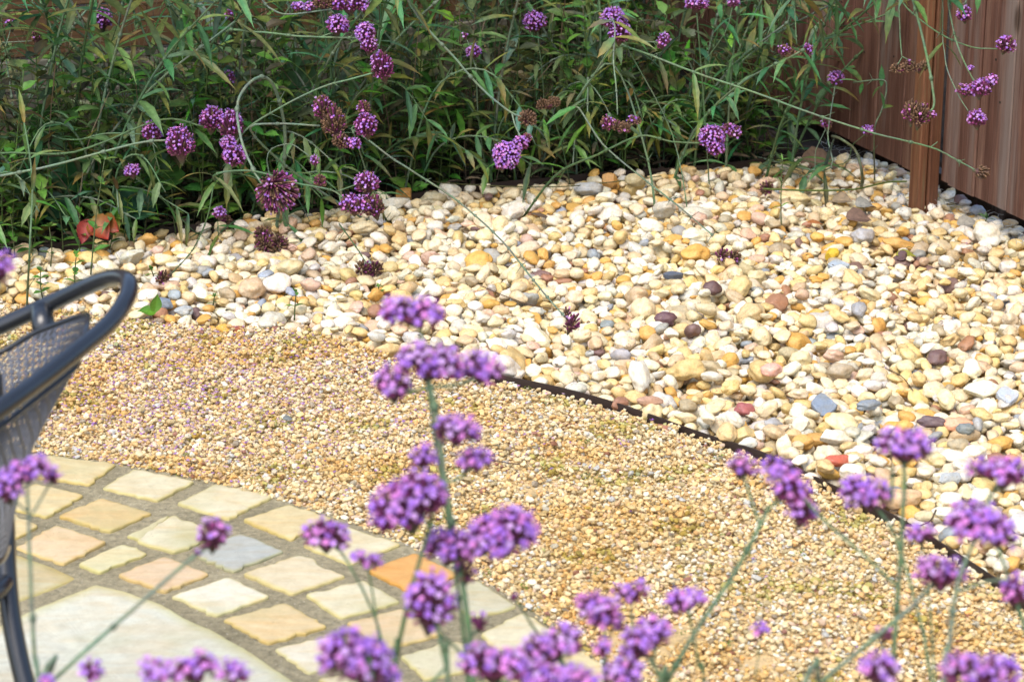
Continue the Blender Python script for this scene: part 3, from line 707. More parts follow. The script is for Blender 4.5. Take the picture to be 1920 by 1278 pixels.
# ------------------------------------------------------------------ flower heads
PET = [(.80, .30, .80), (.72, .34, .88), (.50, .24, .90), (.60, .32, .95), (.44, .20, .86), (.70, .28, .80), (.56, .28, .95), (.72, .46, .95)]
CAL = [(.20, .03, .13), (.27, .05, .20), (.12, .035, .07), (.17, .05, .10)]
BRN = [(.16, .09, .055), (.22, .13, .08), (.12, .07, .05)]
def di_j(s_, b_, r_): return (s_-b_)*R(-.10, .09)
def flower_head(par, C, w_, h_, up=Vector((0, 0, 1)), fresh=1.0, brown=0.0, fs=.0031, dens=1.0, pale=1.0):
    """a cyme: calyx tubes fanning from the stalk tip, open florets on the dome; w_, h_ in metres"""
    cal = MB(); pet = MB(); up = up.normalized()
    X = up.orthogonal().normalized(); X = Vector((1, 0, 0)); X = (X-up*X.dot(up)).normalized(); Yv = up.cross(X)
    nl = max(1, int(round(w_/max(h_, .012)*1.15))); nl = min(nl, 3)
    for L in range(nl):
        if nl == 1: off = Vector((0, 0, 0)); r = w_*.5
        else:
            a = 6.283*L/nl+R(-.4, .4); q = w_*.5-h_*.44
            if nl == 2: a = math.pi*L+R(-.3, .3)
            off = X*(math.cos(a)*q)+Yv*(math.sin(a)*q*.7)+up*(R(-.12, .12)*h_); r = max(h_*.56, w_*.33)
        base = C+off-up*(h_*.42)
        nf = int(dens*(r/.0026)**2*1.7); nf = max(12, min(nf, 260))
        for k in range(nf):
            cz = 1-1.35*(k+.5)/nf; az = k*2.39996+R(-.25, .25); sn = math.sqrt(max(0, 1-cz*cz))
            d = (X*(sn*math.cos(az))+Yv*(sn*math.sin(az))+up*cz)
            surf = C+off-up*(h_*.12)+(X*(d.dot(X))+Yv*(d.dot(Yv)))*r+up*(d.dot(up)*h_*.62)
            surf += Vector((R(-1, 1), R(-1, 1), R(-1, 1)))*.0012
            di = (surf-base).normalized(); ln = (surf-base).length
            br = random.random() < brown; surf += di_j(surf, base, r)
            cc = random.choice(BRN if br else CAL); c0 = tuple(.6*x+.4*y for x, y in zip(cc, (.10, .12, .05)))
            s0 = base+di*ln*.35; m_ = surf-di*.0022
            if ln > .004: cal.tube([s0, m_], [.0007, .0022 if br else .0017], 4, [c0, cc])
            if not br and random.random() < fresh*(1.0 if cz > .12 else .45 if cz > -.12 else .12):
                c = random.choice(PET); e = R(.85, 1.15)*pale; c = tuple(min(x*e, 1) for x in c)
                ax_ = (di+Vector((R(-.3, .3), R(-.3, .3), R(-.3, .3)))).normalized(); A = ax_.orthogonal().normalized(); B = ax_.cross(A); ph = R(0, 6); z_ = fs*R(.8, 1.2)
                ce = surf+ax_*.0012
                cal.tube([m_, ce], [.0007, .0008], 3, c, False)
                for p5 in range(5):
                    t = ph+p5*1.2566; D = A*math.cos(t)+B*math.sin(t); E_ = A*math.cos(t+1.57)+B*math.sin(t+1.57)
                    pet.add([ce, ce+D*z_*.55-E_*z_*.34, ce+D*z_+ax_*z_*.05, ce+D*z_*.55+E_*z_*.34], [(0, 1, 2, 3)], c)
            else:
                cal.tube([m_, surf], [.0021, .0008], 4, [cc, tuple(x*1.3 for x in cc)])
    for L in range(1):
        b_ = C-up*(h_*.62); cal.tube([b_-up*h_*.12, b_+up*h_*.1, C-up*h_*.18], [.0012, w_*.16, w_*.30], 8, [(.09, .12, .06), (.10, .06, .05), (.13, .03, .07)])
    hd = cal.build("flower_head", M['calyx'], par)
    if pet.v: pet.build("petals", M['petal'], hd)
    return hd
STG = [(.10, .17, .09), (.13, .21, .12), (.08, .14, .06), (.16, .22, .16)]
def stem_line(par, pts, r0, r1, colr=None, name="stem", branches=()):
    mb = MB(); c = colr or random.choice(STG)
    L = spline(pts, 5); acc = 0; nxt = R(.05, .12)
    for i in range(1, len(L)):
        acc += (L[i]-L[i-1]).length
        if acc > nxt:      # a node: swollen ring and sometimes a tiny leaf pair
            acc = 0; nxt = R(.07, .14); t = (L[i]-L[i-1]).normalized(); q = r0*1.45
            mb.tube([L[i]-t*q*1.2, L[i], L[i]+t*q*1.2], [q*.6, q, q*.6], 5, tuple(x*.8 for x in c))
            if r0 > .0015 and random.random() < .45 and L[i].y > 3:
                for sg in (-1, 1):
                    o_ = t.orthogonal()*sg; mb.tube([L[i], L[i]+(o_+t*.9).normalized()*R(.008, .028)], [.0010, .0004], 3, c)
    n = len(L)
    for i in range(1, n-1): L[i] = L[i]+Vector((R(-1, 1), R(-1, 1), R(-1, 1)))*r0*.12
    mb.tube(L, [r0+(r1-r0)*i/(n-1) for i in range(n)], 5, [tuple(x*R(.85, 1.15) for x in c) for _ in L])
    # leaf nodes (slight swelling)
    for b, br in branches:
        bl = spline(b, 4) if len(b) > 1 else b; mb.tube(bl, [br*1.15]+[br]*(len(bl)-1), 5, c)
    return mb.build(name, M['stem'], par, smooth=True)
def leafblade(mb, base, dirv, nrm, L, W, c0, c1, droop=.3, ser=.25, n=7, fold=.25):
    dirv = dirv.normalized(); nrm = (nrm-dirv*nrm.dot(dirv)); nrm = nrm.normalized() if nrm.length > .01 else dirv.orthogonal().normalized()
    S = dirv.cross(nrm); vs = []; cs = []; p = Vector(base); d = dirv.copy()
    tw = R(-.6, .6); eg = .3 if random.random() < .3 and c0[1] > c0[0] else 0
    for i in range(n+1):
        t = i/n; wv = W*.5*(math.sin(min(1, t*1.05+.04)*math.pi)**.8)*(1-.15*t)
        if ser and i % 2: wv *= 1+ser
        S2 = (S*math.cos(tw*t)+nrm*math.sin(tw*t)); lift = nrm*wv*fold
        cc = tuple(c0[k]*(1-t)+c1[k]*t for k in range(3))
        vs += [p-S2*wv+lift, p.copy(), p+S2*wv+lift]; ce_ = tuple(x*(1-eg)+y*eg for x, y in zip(cc, (.30, .30, .13))); cs += [ce_, tuple(x*1.2 for x in cc), tuple(x*.9 for x in ce_)]
        d = (d+Vector((0, 0, -droop/n))).normalized(); p = p+d*(L/n)
    fs = []
    for i in range(n):
        a = i*3; fs += [(a, a+1, a+4, a+3), (a+1, a+2, a+5, a+4)]
    mb.add(vs, fs, cs)
DK = [(.050, .150, .062), (.072, .190, .075), (.036, .110, .050), (.10, .21, .065), (.085, .180, .115), (.12, .20, .07)]
YL = [(.22, .20, .04), (.26, .17, .05), (.16, .10, .05), (.12, .14, .03)]
BG = [(.09, .25, .035), (.075, .20, .04), (.13, .29, .045), (.07, .17, .035), (.09, .16, .035)]
def add_leaves(par, pts, spacing, L, W, start=.0, pal=DK, yel=.3, name="foliage", per=2):
    mb = MB(); line = spline(pts, 4); acc = 0; k = 0
    for i in range(1, len(line)):
        acc += (line[i]-line[i-1]).length
        if i/len(line) < start or acc < spacing: continue
        acc = 0; k += 1; T = (line[i]-line[max(0, i-2)]).normalized(); a0 = R(0, 3.14)
        for j in range(per):
            a = a0+math.pi*2*j/per; O = T.orthogonal().normalized(); O = Matrix.Rotation(a, 3, T)@O
            d = (O*R(.7, 1.1)+T*R(.3, .9)); c0 = random.choice(pal); c0 = tuple(x*R(.8, 1.3) for x in c0); c1 = random.choice(YL) if random.random() < yel else tuple(x*1.1 for x in c0)
            if random.random() < yel*.15: c0 = random.choice(YL)
            leafblade(mb, line[i], d, Vector((R(-.4, .4), R(-.4, .4), 1)), L*R(.6, 1.15), W*R(.7, 1.2), c0, c1, R(.2, 1.1))
    if mb.v: return mb.build(name, M['leaf'], par)

def up_at(d): return Vector((R(-.25, .25), R(-.3, .1), 1))
def verbena(name, label, group, root, stem, rad, heads, branches=(), leaves=None, depth=None, dens=1.0, fs=.0031):
    """stem: list of (px,py,depth); heads: (px,py,w_px,h_px,depth,fresh,brown,(upx,upy,upz) or None)"""
    pts = [P(*q) for q in stem]
    e = empty(name, root, label, "flower", group)
    allp = ([Vector(root)] if root is not None else [])+pts
    brs = [([P(*q) for q in b], rad[1]*.8) for b in branches]
    stem_line(e, allp, rad[0], rad[1], branches=brs)
    for h in heads:
        px, py, w_, h_, d = h[:5]; fr = h[5] if len(h) > 5 else 1; br = h[6] if len(h) > 6 else 0; u = Vector(h[7]) if len(h) > 7 else up_at(d)
        flower_head(e, P(px, py, d), w_*d/FPX, h_*d/FPX, u, fr, br, fs=fs, dens=dens)
    if leaves: add_leaves(e, allp, *leaves)
    return e
def root_under(px, py, d, lean=(0, 0)):
    p = P(px, py, d); return Vector((p.x+lean[0], p.y+lean[1], -.02))

# ---- foreground verbena (about two metres from the lens)
fg = "tall purple flowers in front of the paving"
FG = [
 ("tallest foreground flower with three purple heads in a row at its tip", (.02, -.1), [(888,1300,2.0),(885,1235,2.0),(870,1110,2.0),(850,1000,2.0),(835,900,2.0),(818,780,2.0),(803,705,2.0)], (.0036,.0022),
  [(808,678,108,60,2.0),(737,716,68,62,2.0),(903,690,75,52,2.02),(858,806,74,50,1.99),(890,858,62,42,2.0),(795,855,52,44,2.0),(842,1022,84,62,1.98,.85),(942,1000,116,82,1.97),(873,1072,40,50,2.0,.6,.1),(898,1165,34,32,2.02,.4)],
  [[(806,725,2.0),(765,735,2.0),(742,728,2.0)],[(806,725,2.0),(860,720,2.0),(900,705,2.02)],[(826,840,2.0),(838,820,2.0),(852,812,1.99)],[(834,905,2.0),(862,895,2.0),(886,870,2.0)],[(826,900,2.0),(800,890,2.0),(795,868,2.0)],[(852,1045,2.0),(900,1040,1.98),(935,1018,1.97)],[(866,1100,2.0),(872,1085,2.0)],[(876,1200,2.0),(895,1180,2.02)]]),
 ("single purple head held above the others in front of the pebbles", (.03,-.15), [(880,1320,2.06),(850,1050,2.06),(812,800,2.06),(792,640,2.06),(782,598,2.06)], (.0022,.0012), [(772,580,100,52,2.06)], []),
 ("foreground flower with one broad round head left of the tallest stem", (-.03,-.1), [(738,1300,1.95),(745,1230,1.95),(762,1140,1.95),(790,1040,1.95),(806,985,1.95),(812,960,1.95)], (.0028,.0018), [(762,938,126,92,1.95)], [[(806,985,1.95),(790,970,1.95),(770,955,1.95)]]),
 ("biggest violet round head on a dark stem before the orange sett", (.02,-.08), [(842,1320,1.9),(836,1250,1.9),(822,1185,1.9),(812,1140,1.9)], (.0026,.002), [(808,1123,94,110,1.9)], [[(836,1250,1.9),(700,1400,1.95)],[(822,1185,1.9),(870,1230,1.92),(940,1330,1.95)]]),
 ("purple-topped flower with dark underside in front of the outer ring setts", (.15,-.1), [(760,1330,2.1),(700,1150,2.1),(650,1050,2.1),(620,1015,2.1)], (.0018,.0012), [(612,1000,76,54,2.1,.75)], []),
 ("small flat purple head on a thin brown stem left of the orange sett", (.05,-.1), [(735,1330,2.1),(712,1200,2.1),(695,1090,2.1),(689,1058,2.1)], (.0015,.0010), [(688,1047,50,28,2.1)], []),
 ("drooping purple head on a long slanting stem above the centre slab", (-.3,-.2), [(40,1330,1.95),(95,1278,1.97),(240,1150,2.0),(340,1062,2.02),(375,1035,2.03),(392,1018,2.03)], (.0026,.0018), [(400,1000,58,56,2.03,.85),(370,1036,12,10,2.03,.3)], []),
 ("big blurred violet head low in front of the inner ring setts", (0,-.1), [(700,1340,1.75),(680,1290,1.75),(672,1250,1.75)], (.003,.002), [(668,1225,118,88,1.75),(715,1275,70,44,1.76)], []),
 ("two wide purple heads side by side at the bottom centre", (.05,-.1), [(960,1390,1.8),(950,1320,1.8),(930,1262,1.8)], (.003,.002), [(925,1243,108,62,1.8),(1040,1278,130,50,1.8)], [[(950,1320,1.8),(1040,1298,1.8)]]),
 ("arched wide purple head on two stalks right of the bottom centre", (.1,-.1), [(1130,1400,1.85),(1090,1320,1.85),(1050,1225,1.85)], (.0028,.0016), [(1033,1206,104,58,1.85)], [[(1090,1320,1.85),(1010,1245,1.85),(1005,1215,1.85)]]),
 ("thin dark stem with a bud crossing the gravel edge of the paving", (.1,-.1), [(1090,1400,2.1),(1060,1260,2.1),(1010,1190,2.1),(975,1135,2.1),(965,1122,2.1)], (.0018,.0012), [(963,1118,8,8,2.1,.1)], []),
 ("flower with a drooping violet head and a small one beneath, before the gravel", (0,-.1), [(1134,1340,2.0),(1133,1250,2.0),(1134,1190,2.0),(1133,1160,2.0)], (.0022,.0016), [(1122,1143,76,54,2.0),(1128,1210,42,34,1.98),(1160,1168,28,22,2.02,.5)], []),
 ("small fan-shaped purple head above the cluster at bottom centre right", (0,-.1), [(1190,1340,2.08),(1186,1200,2.08),(1184,1125,2.08)], (.0014,.001), [(1183,1111,60,34,2.08)], []),
 ("dense clump of violet heads at the bottom, right of centre", (.05,-.1), [(1290,1390,1.9),(1250,1300,1.9),(1225,1245,1.9),(1200,1215,1.9)], (.0028,.002), [(1225,1182,68,56,1.9),(1190,1210,58,60,1.89),(1165,1262,70,52,1.88)], [[(1225,1245,1.9),(1228,1210,1.9)],[(1250,1300,1.9),(1180,1275,1.89)]]),
 ("broad double purple head on a curved thin stem over the gravel", (0,-.1), [(1320,1340,2.05),(1310,1250,2.05),(1298,1180,2.05),(1288,1140,2.05)], (.0018,.0012), [(1270,1127,48,38,2.05),(1302,1119,42,30,2.05)], [[(1292,1150,2.05),(1302,1130,2.05)]]),
 ("tiny lone purple floret head over the open gravel", (0,-.1), [(1400,1370,2.15),(1415,1280,2.15),(1425,1195,2.15)], (.0009,.0007), [(1425,1178,28,22,2.15)], []),
 ("long slanting stem carrying a drooping cascade of heads over the edging", (-.15,-.1), [(1215,1340,2.0),(1250,1278,2.0),(1300,1190,2.0),(1380,1070,2.02),(1425,985,2.03),(1442,950,2.04)], (.0032,.002), [(1392,873,48,40,2.04),(1458,880,54,36,2.04),(1485,915,68,58,2.04),(1506,957,56,54,2.04,.9)], [[(1425,985,2.03),(1405,925,2.04),(1395,888,2.04)],[(1442,950,2.04),(1470,935,2.04)]]),
 ("tallest right-hand flower topped by one shaggy purple head", (.0,-.1), [(1668,1340,1.98),(1676,1230,1.98),(1686,1080,1.98),(1694,950,1.98),(1696,862,1.98)], (.003,.002), [(1697,836,94,58,1.98)], [[(1684,1100,1.98),(1620,1040,2.0),(1545,975,2.02),(1505,930,2.03)],[(1674,875,2.0),(1672,940,2.0)]]),
 ("purple head with dark base right of the cascade, over the edging", (.1,-.1), [(1760,1340,2.04),(1730,1180,2.04),(1680,1010,2.04),(1640,945,2.04)], (.002,.0014), [(1624,923,82,58,2.04)], []),
 ("heart-shaped purple head with maroon flank at lower right", (-.2,-.1), [(1480,1340,1.9),(1540,1278,1.92),(1640,1195,1.94),(1710,1135,1.95),(1750,1092,1.96)], (.003,.002), [(1764,1072,84,54,1.96)], []),
 ("small flat violet head between edging and the tall right stem", (.05,-.1), [(1760,1340,2.12),(1745,1150,2.12),(1728,1015,2.12)], (.0014,.001), [(1724,1001,50,32,2.12)], []),
 ("huge spreading purple head at right in front of the pebbles", (0,-.1), [(1768,1340,1.93),(1780,1210,1.93),(1792,1110,1.93),(1815,1040,1.93),(1832,1005,1.93)], (.0028,.0018), [(1830,975,92,66,1.93),(1875,995,62,56,1.92)], [[(1792,1110,1.93),(1850,1090,1.92),(1890,1085,1.9)]]),
 ("pair of purple heads cut by the right edge above the huge one", (.1,-.1), [(1960,1340,2.02),(1880,1050,2.02),(1850,960,2.02),(1872,905,2.02)], (.002,.0014), [(1843,875,54,34,2.02),(1888,885,68,52,2.0)], []),
 ("violet head cut by the right edge at the end of the edging", (.05,-.1), [(1960,1340,1.95),(1930,1200,1.95),(1905,1125,1.95)], (.002,.0016), [(1902,1106,58,60,1.95)], []),
 ("round purple head at the bottom below the tall right stem", (.0,-.1), [(1655,1400,1.8),(1652,1320,1.8),(1650,1270,1.8)], (.003,.002), [(1650,1252,72,58,1.8)], []),
 ("faded brown bud head beside the tall right stem", (.0,-.1), [(1656,1380,2.1),(1657,1280,2.1),(1657,1200,2.1)], (.0014,.001), [(1657,1189,34,24,2.1,.1,.4)], []),
 ("broad low purple head in the bottom right corner", (.05,-.1), [(1850,1400,1.8),(1845,1330,1.8),(1840,1280,1.8)], (.003,.002), [(1838,1258,120,62,1.8)], []),
 ("flower in front of the chair mesh with flat purple top and side heads", (.0,-.1), [(72,1340,1.98),(66,1240,1.98),(58,1100,1.98),(53,960,1.98),(51,905,1.98)], (.0028,.0015), [(48,878,80,44,1.98,.9),(98,890,34,28,1.99),(12,912,52,56,1.97)], [[(54,975,1.98),(80,930,1.99),(96,902,1.99)],[(53,960,1.98),(30,940,1.97)]]),
 ("magenta head entering at the left edge above the chair arm", (-.2,-.1), [(-60,1340,1.95),(-70,900,1.95),(-30,620,1.95),(0,530,1.95)], (.0022,.0015), [(6,502,46,58,1.95,1,0,(.6,0,1))], []),
 ("small purple head at the bottom left over the centre slab", (.0,-.1), [(175,1400,1.9),(174,1330,1.9),(172,1275,1.9)], (.002,.0014), [(172,1256,48,38,1.9)], []),
 ("cluster of low purple heads spreading along the bottom left edge", (.0,-.1), [(370,1420,1.8),(366,1340,1.8),(362,1275,1.8)], (.003,.002), [(292,1256,64,42,1.8),(362,1250,80,52,1.8),(438,1256,54,40,1.8)], [[(366,1340,1.8),(310,1290,1.8),(294,1268,1.8)],[(366,1340,1.8),(420,1300,1.8),(436,1268,1.8)]]),
 ("tip of a small purple head peeping in beside the slanting stem", (.0,-.1), [(86,1400,1.9),(88,1330,1.9),(88,1292,1.9)], (.002,.0014), [(88,1278,26,22,1.9)], []),
]
for lab, lean, stem, rad, heads, brs in FG:
    r_ = root_under(*stem[0], lean=lean)
    verbena("verbena", lab, fg, r_, stem, (rad[0]*.85, rad[1]*.85), heads, brs, None, fs=.0037, dens=.8)

# ---- background verbena with flowers (measured stems, 4.3 to 5.4 m away)
bgp = "purple flowers leaning out of the back bed"
BG_ = [
 ("round purple globe head in front of the tan fence at far left", [(150,420,5.5),(210,230,5.4),(230,120,5.35),(200,55,5.3)], (.0035,.0018), [(192,35,36,36,5.3)], []),
 ("small lilac-tipped head at the far left edge beside a brown one", [(40,430,5.4),(30,250,5.4),(10,100,5.35),(5,80,5.3)], (.003,.0014), [(20,45,24,22,5.3,.5,.4),(68,70,20,32,5.3,.15,.8)], [[(5,80,5.3),(60,77,5.3)],[(10,90,5.3),(20,55,5.3)]]),
 ("large purple double head with a drooping tail, left of the arched stem", [(-60,320,4.8),(0,288,4.8),(140,285,4.8),(300,225,4.85),(380,237,4.85),(400,235,4.85)], (.0026,.0018), [(398,222,46,46,4.85,.8,.05),(432,232,48,52,4.85,.8,.05),(428,268,30,26,4.83),(440,290,44,38,4.82,.9)], [[(400,235,4.85),(425,262,4.84),(438,285,4.82)]]),
 ("pinkish tufted head left of the large double head", [(-80,350,4.75),(0,330,4.75),(100,310,4.75),(250,270,4.75),(320,262,4.75)], (.0034,.002), [(337,266,52,62,4.75,.75,.1)], []),
 ("small purple head on the long stem left of the pinkish tufted one", [(-60,150,5.0),(80,245,4.95),(140,262,4.9),(200,250,4.88),(270,252,4.88)], (.002,.0014), [(285,246,38,38,4.88,.9)], []),
 ("tiny purple head above the big round leaves", [(380,440,5.1),(330,400,5.0),(290,360,4.95),(255,335,4.9)], (.0016,.001), [(247,320,30,24,4.9)], []),
 ("tiny purple head just above the pebbles left of the lowest cluster", [(410,440,4.95),(408,415,4.9)], (.0012,.001), [(412,398,24,22,4.9,.8)], []),
 ("thick arched stem bowing down to a large brownish-purple head", [(520,440,5.1),(535,260,4.95),(512,160,4.85),(478,148,4.8),(446,192,4.75),(452,260,4.72),(475,318,4.7),(500,356,4.68)], (.0042,.0024), [(522,362,80,72,4.66,.38,.35,(.3,-.5,-.3))], []),
 ("tall brown seeding head with lilac florets in the left-centre planting", [(700,420,5.2),(560,330,5.0),(470,245,4.85),(520,232,4.84),(600,236,4.84)], (.003,.002), [(606,200,40,44,4.84,.4,.45),(625,225,46,60,4.84,.2,.75),(640,262,34,30,4.83,.1,.9)], []),
 ("purple cylindrical head right of the brown seeding one", [(730,420,5.2),(690,330,4.95),(668,262,4.85),(660,240,4.84),(676,236,4.84)], (.002,.0014), [(686,234,44,44,4.84,.6,.1),(682,200,26,26,4.84,.3,.6),(660,268,30,20,4.83,.8)], []),
 ("egg-shaped purple head on a long slanting pale stem", [(430,300,4.9),(460,245,4.86),(520,205,4.86),(600,165,4.86),(660,148,4.86),(702,136,4.86)], (.0022,.0018), [(716,122,42,56,4.86,.5,.1)], []),
 ("bright purple head on the horizontal stem near the top, left of centre", [(330,420,5.4),(360,200,5.2),(405,70,4.95),(480,60,4.93),(560,68,4.92),(680,72,4.92)], (.0032,.002), [(634,46,42,34,4.92),(684,60,38,34,4.9),(692,84,30,32,4.9)], [[(600,70,4.92),(632,58,4.92)]]),
 ("row of purple heads cut by the top edge, left of centre", [(420,430,5.4),(440,200,5.2),(470,0,4.95),(505,15,4.93),(540,27,4.92),(640,15,4.92)], (.003,.0018), [(560,12,22,16,4.92),(580,12,20,18,4.92),(606,4,34,26,4.92,.1,.8),(655,4,56,36,4.92,.8,.1),(686,12,22,22,4.92)], []),
 ("small dull purple bud head near the top left beside dead leaves", [(380,420,5.5),(390,200,5.4),(405,60,5.3),(425,38,5.2)], (.002,.0012), [(431,28,18,24,5.2,.4,.3)], []),
 ("small pink head standing alone above the arched stem", [(400,430,5.3),(415,280,5.15),(425,165,5.1)], (.0018,.0012), [(430,146,22,28,5.1,.9)], []),
 ("lowest hanging purple cluster touching the pebbles left of centre", [(400,330,4.75),(470,320,4.7),(554,343,4.65),(620,356,4.62),(645,372,4.6)], (.0024,.0016), [(688,342,46,40,4.6,.7,.15),(668,382,54,36,4.6,.6,.2),(700,385,40,44,4.6,.25,.5)], [[(630,360,4.62),(668,346,4.6)],[(636,365,4.61),(640,385,4.6)]]),
 ("very small purple tuft right of the large brownish-purple head", [(540,420,5.0),(500,300,4.9),(540,270,4.9),(580,292,4.88)], (.0016,.001), [(590,300,18,20,4.88),(600,338,26,24,4.88,.15,.7)], []),
 ("little purple head with a smaller one above it, upper centre", [(930,400,5.6),(900,250,5.4),(892,120,5.3)], (.002,.0012), [(888,96,28,24,5.3),(872,66,12,16,5.3,.5,.3)], [[(893,130,5.3),(876,75,5.3)]]),
 ("bright lilac head near the top edge in the centre", [(1010,400,5.6),(1020,200,5.45),(1008,60,5.4)], (.002,.0014), [(1002,40,42,36,5.4,.95)], []),
 ("largest upright purple head at the top, right of centre", [(1230,430,5.3),(1215,300,5.25),(1150,120,5.2),(1080,190,5.2),(1120,130,5.15),(1150,78,5.12)], (.003,.0018), [(1150,34,48,38,5.12),(1162,58,42,42,5.12,.85)], []),
 ("small purple head tied by a thin stem to the right of the largest upright head", [(1290,420,5.3),(1260,250,5.25),(1170,74,5.2),(1210,78,5.18),(1236,80,5.17)], (.0016,.0012), [(1245,78,27,32,5.17,.9)], []),
 ("bright purple head at the end of the long pale arching stem, with brown seed head", [(720,-90,4.6),(765,0,4.7),(800,52,4.72),(850,106,4.74),(905,168,4.76),(960,212,4.77),(984,219,4.77)], (.0032,.0022), [(990,220,36,28,4.77,0,1),(950,290,50,42,4.72,1,0,(0,-.6,.4)),(976,268,30,26,4.74,.9),(988,258,20,22,4.75,.4,.5),(940,305,24,26,4.72)], [[(960,213,4.77),(966,235,4.76),(978,260,4.75)]]),
 ("dry grey-brown seed head in the dark centre of the planting", [(1080,420,5.6),(1060,300,5.4),(1035,205,5.3)], (.0016,.0012), [(1028,192,40,22,5.3,0,1)], []),
 ("flattened half-dry purple head hanging at centre right of the planting", [(1150,40,5.05),(1150,110,5.0),(1155,160,4.98),(1158,215,4.97)], (.0022,.0015), [(1140,230,28,26,4.96,.6,.3),(1165,236,34,22,4.96,.1,.8),(1190,224,24,16,4.96,.5,.5)], []),
 ("bright purple head on the long blue-green stem low in the planting, right", [(960,430,5.3),(1040,330,5.1),(1120,290,5.0),(1200,255,4.95),(1260,266,4.93),(1318,268,4.92)], (.003,.0018), [(1334,256,48,40,4.92),(1342,276,34,30,4.92),(1372,244,34,22,4.94,.6,.2)], []),
 ("two purple heads cut by the top edge, right of centre", [(1330,420,5.5),(1320,200,5.4),(1306,20,5.3)], (.002,.0014), [(1306,8,38,26,5.3),(1375,4,22,20,5.3,.8)], [[(1318,120,5.35),(1360,60,5.3),(1374,10,5.3)]]),
 ("flat brown and purple head on a straight hanging stem near the fence", [(1488,-60,5.1),(1490,10,5.1),(1494,84,5.1)], (.002,.0015), [(1470,94,24,24,5.1,.6,.3),(1494,100,34,18,5.1,.05,.9),(1514,94,20,26,5.1,.9)], []),
 ("small crisp purple head standing before the dark fence corner", [(1545,320,5.3),(1552,250,5.3),(1566,160,5.28)], (.002,.0014), [(1568,145,30,24,5.28)], []),
 ("tiny fading head below the crisp purple one at the fence corner", [(1510,330,5.4),(1530,280,5.35),(1549,240,5.33)], (.0012,.001), [(1550,232,22,18,5.33,.3,.4)], []),
 ("tiny purple tuft beside the long stem crossing to the fence", [(1560,310,5.3),(1600,270,5.2),(1622,252,5.1)], (.0012,.0009), [(1628,245,22,16,5.1,.9)], []),
 ("long straight stem reaching across the fence post to a brown seed head", [(1180,90,5.2),(1300,135,5.1),(1420,175,5.0),(1520,212,4.9),(1640,250,4.8),(1745,276,4.7),(1790,298,4.65),(1832,320,4.62)], (.0030,.0014), [(1842,323,28,26,4.62,0,1,(1,0,-.2))], [[(1745,276,4.7),(1758,266,4.7)]]),
 ("brown forked seed head with two lilac florets hanging before the post", [(1684,-60,4.6),(1686,10,4.6),(1688,70,4.6),(1691,108,4.6)], (.0020,.0013), [(1688,126,34,20,4.6,.12,1),(1722,124,34,20,4.6,.0,1),(1704,116,14,12,4.6,.5,.5)], [[(1691,108,4.6),(1678,130,4.6)],[(1691,106,4.6),(1714,118,4.6)]]),
 ("thick hooked stem bent down to a large pinkish-brown head at the post", [(1690,-90,4.5),(1712,0,4.5),(1732,80,4.5),(1748,160,4.5),(1751,198,4.5),(1740,212,4.5)], (.0032,.0022), [(1708,208,32,42,4.5,.25,.7),(1726,214,40,44,4.5,.12,.8),(1748,214,14,12,4.5,.9)], []),
 ("small bright purple head at the top before the right fence", [(1830,-70,4.6),(1815,-10,4.6),(1808,12,4.6)], (.0016,.001), [(1808,27,28,26,4.6,.95)], []),
 ("half-open purple head at the tip of a stem near the right edge", [(1640,-50,4.7),(1700,15,4.65),(1760,62,4.6),(1820,88,4.58),(1870,92,4.57)], (.0022,.0014), [(1887,82,36,32,4.57,.7,.25)], []),
 ("wide low purple head in front of the right fence boards", [(1760,-60,4.6),(1778,10,4.58),(1792,75,4.56),(1812,125,4.55),(1828,155,4.55)], (.0022,.0015), [(1812,168,30,22,4.55,.7,.2),(1838,164,40,32,4.55,.9),(1860,150,22,24,4.55,.9),(1820,128,10,10,4.55,.9)], []),
 ("oval purple head lowest in front of the right fence boards", [(1740,-60,4.62),(1768,80,4.6),(1776,130,4.58),(1798,180,4.56),(1815,208,4.55)], (.0016,.001), [(1831,222,36,30,4.55,.9)], []),
 ("dark purple head lying on pebbles at the end of a long green stem", [(640,240,5.2),(740,300,5.1),(800,338,5.0),(860,378,4.9),(940,450,4.6),(1000,525,4.32),(1040,572,4.13),(1058,592,4.06)], (.0026,.0014), [(1074,604,28,40,4.04,.35,.3,(.3,-.2,.8)),(1064,584,16,22,4.08,.1,.5)], []),
 ("shrivelled dark head on pebbles at the end of a green stem, right of centre", [(1080,200,5.3),(1130,270,5.2),(1200,330,5.05),(1270,385,4.85),(1335,440,4.6)], (.0024,.0014), [], []),
]
for lab, stem, rad, heads, brs in BG_:
    p0 = P(*stem[0]); bx = p0.x+R(-.05, .05)
    if p0.y < back_y(p0.x)+.1: by = float(back_y(np.clip(p0.x, -1.2, .6)))+R(.1, .4); root = Vector((min(bx, .55)-.02, by, -.02)); 
    else: root = Vector((bx, p0.y+.05, -.02))
    pts = [P(*q) for q in stem]
    e = empty("verbena", root, lab, "flower", bgp)
    # path: root, rising behind the first measured point, then the measured points
    a = pts[0]; hgt = max(a.z, .15)
    if a.z > .25: lead = [root, root.lerp(a, .5)+Vector((0, .05, hgt*.35))]
    else: lead = [root]
    allp = lead+pts
    stem_line(e, allp, rad[0], rad[1], branches=[([P(*q) for q in b], rad[1]*.8) for b in brs])
    for h in heads:
        px, py, w_, h_, d = h[:5]; fr = h[5] if len(h) > 5 else 1; br = h[6] if len(h) > 6 else 0; u = Vector(h[7]) if len(h) > 7 else up_at(d)
        flower_head(e, P(px, py, d), w_*d/FPX, h_*d/FPX, u, fr, br, fs=.0031)
    add_leaves(e, (lead+pts[:2]) if len(lead) > 1 else (lead+pts[:1]), .06, .10, .015, .0, DK, .4)

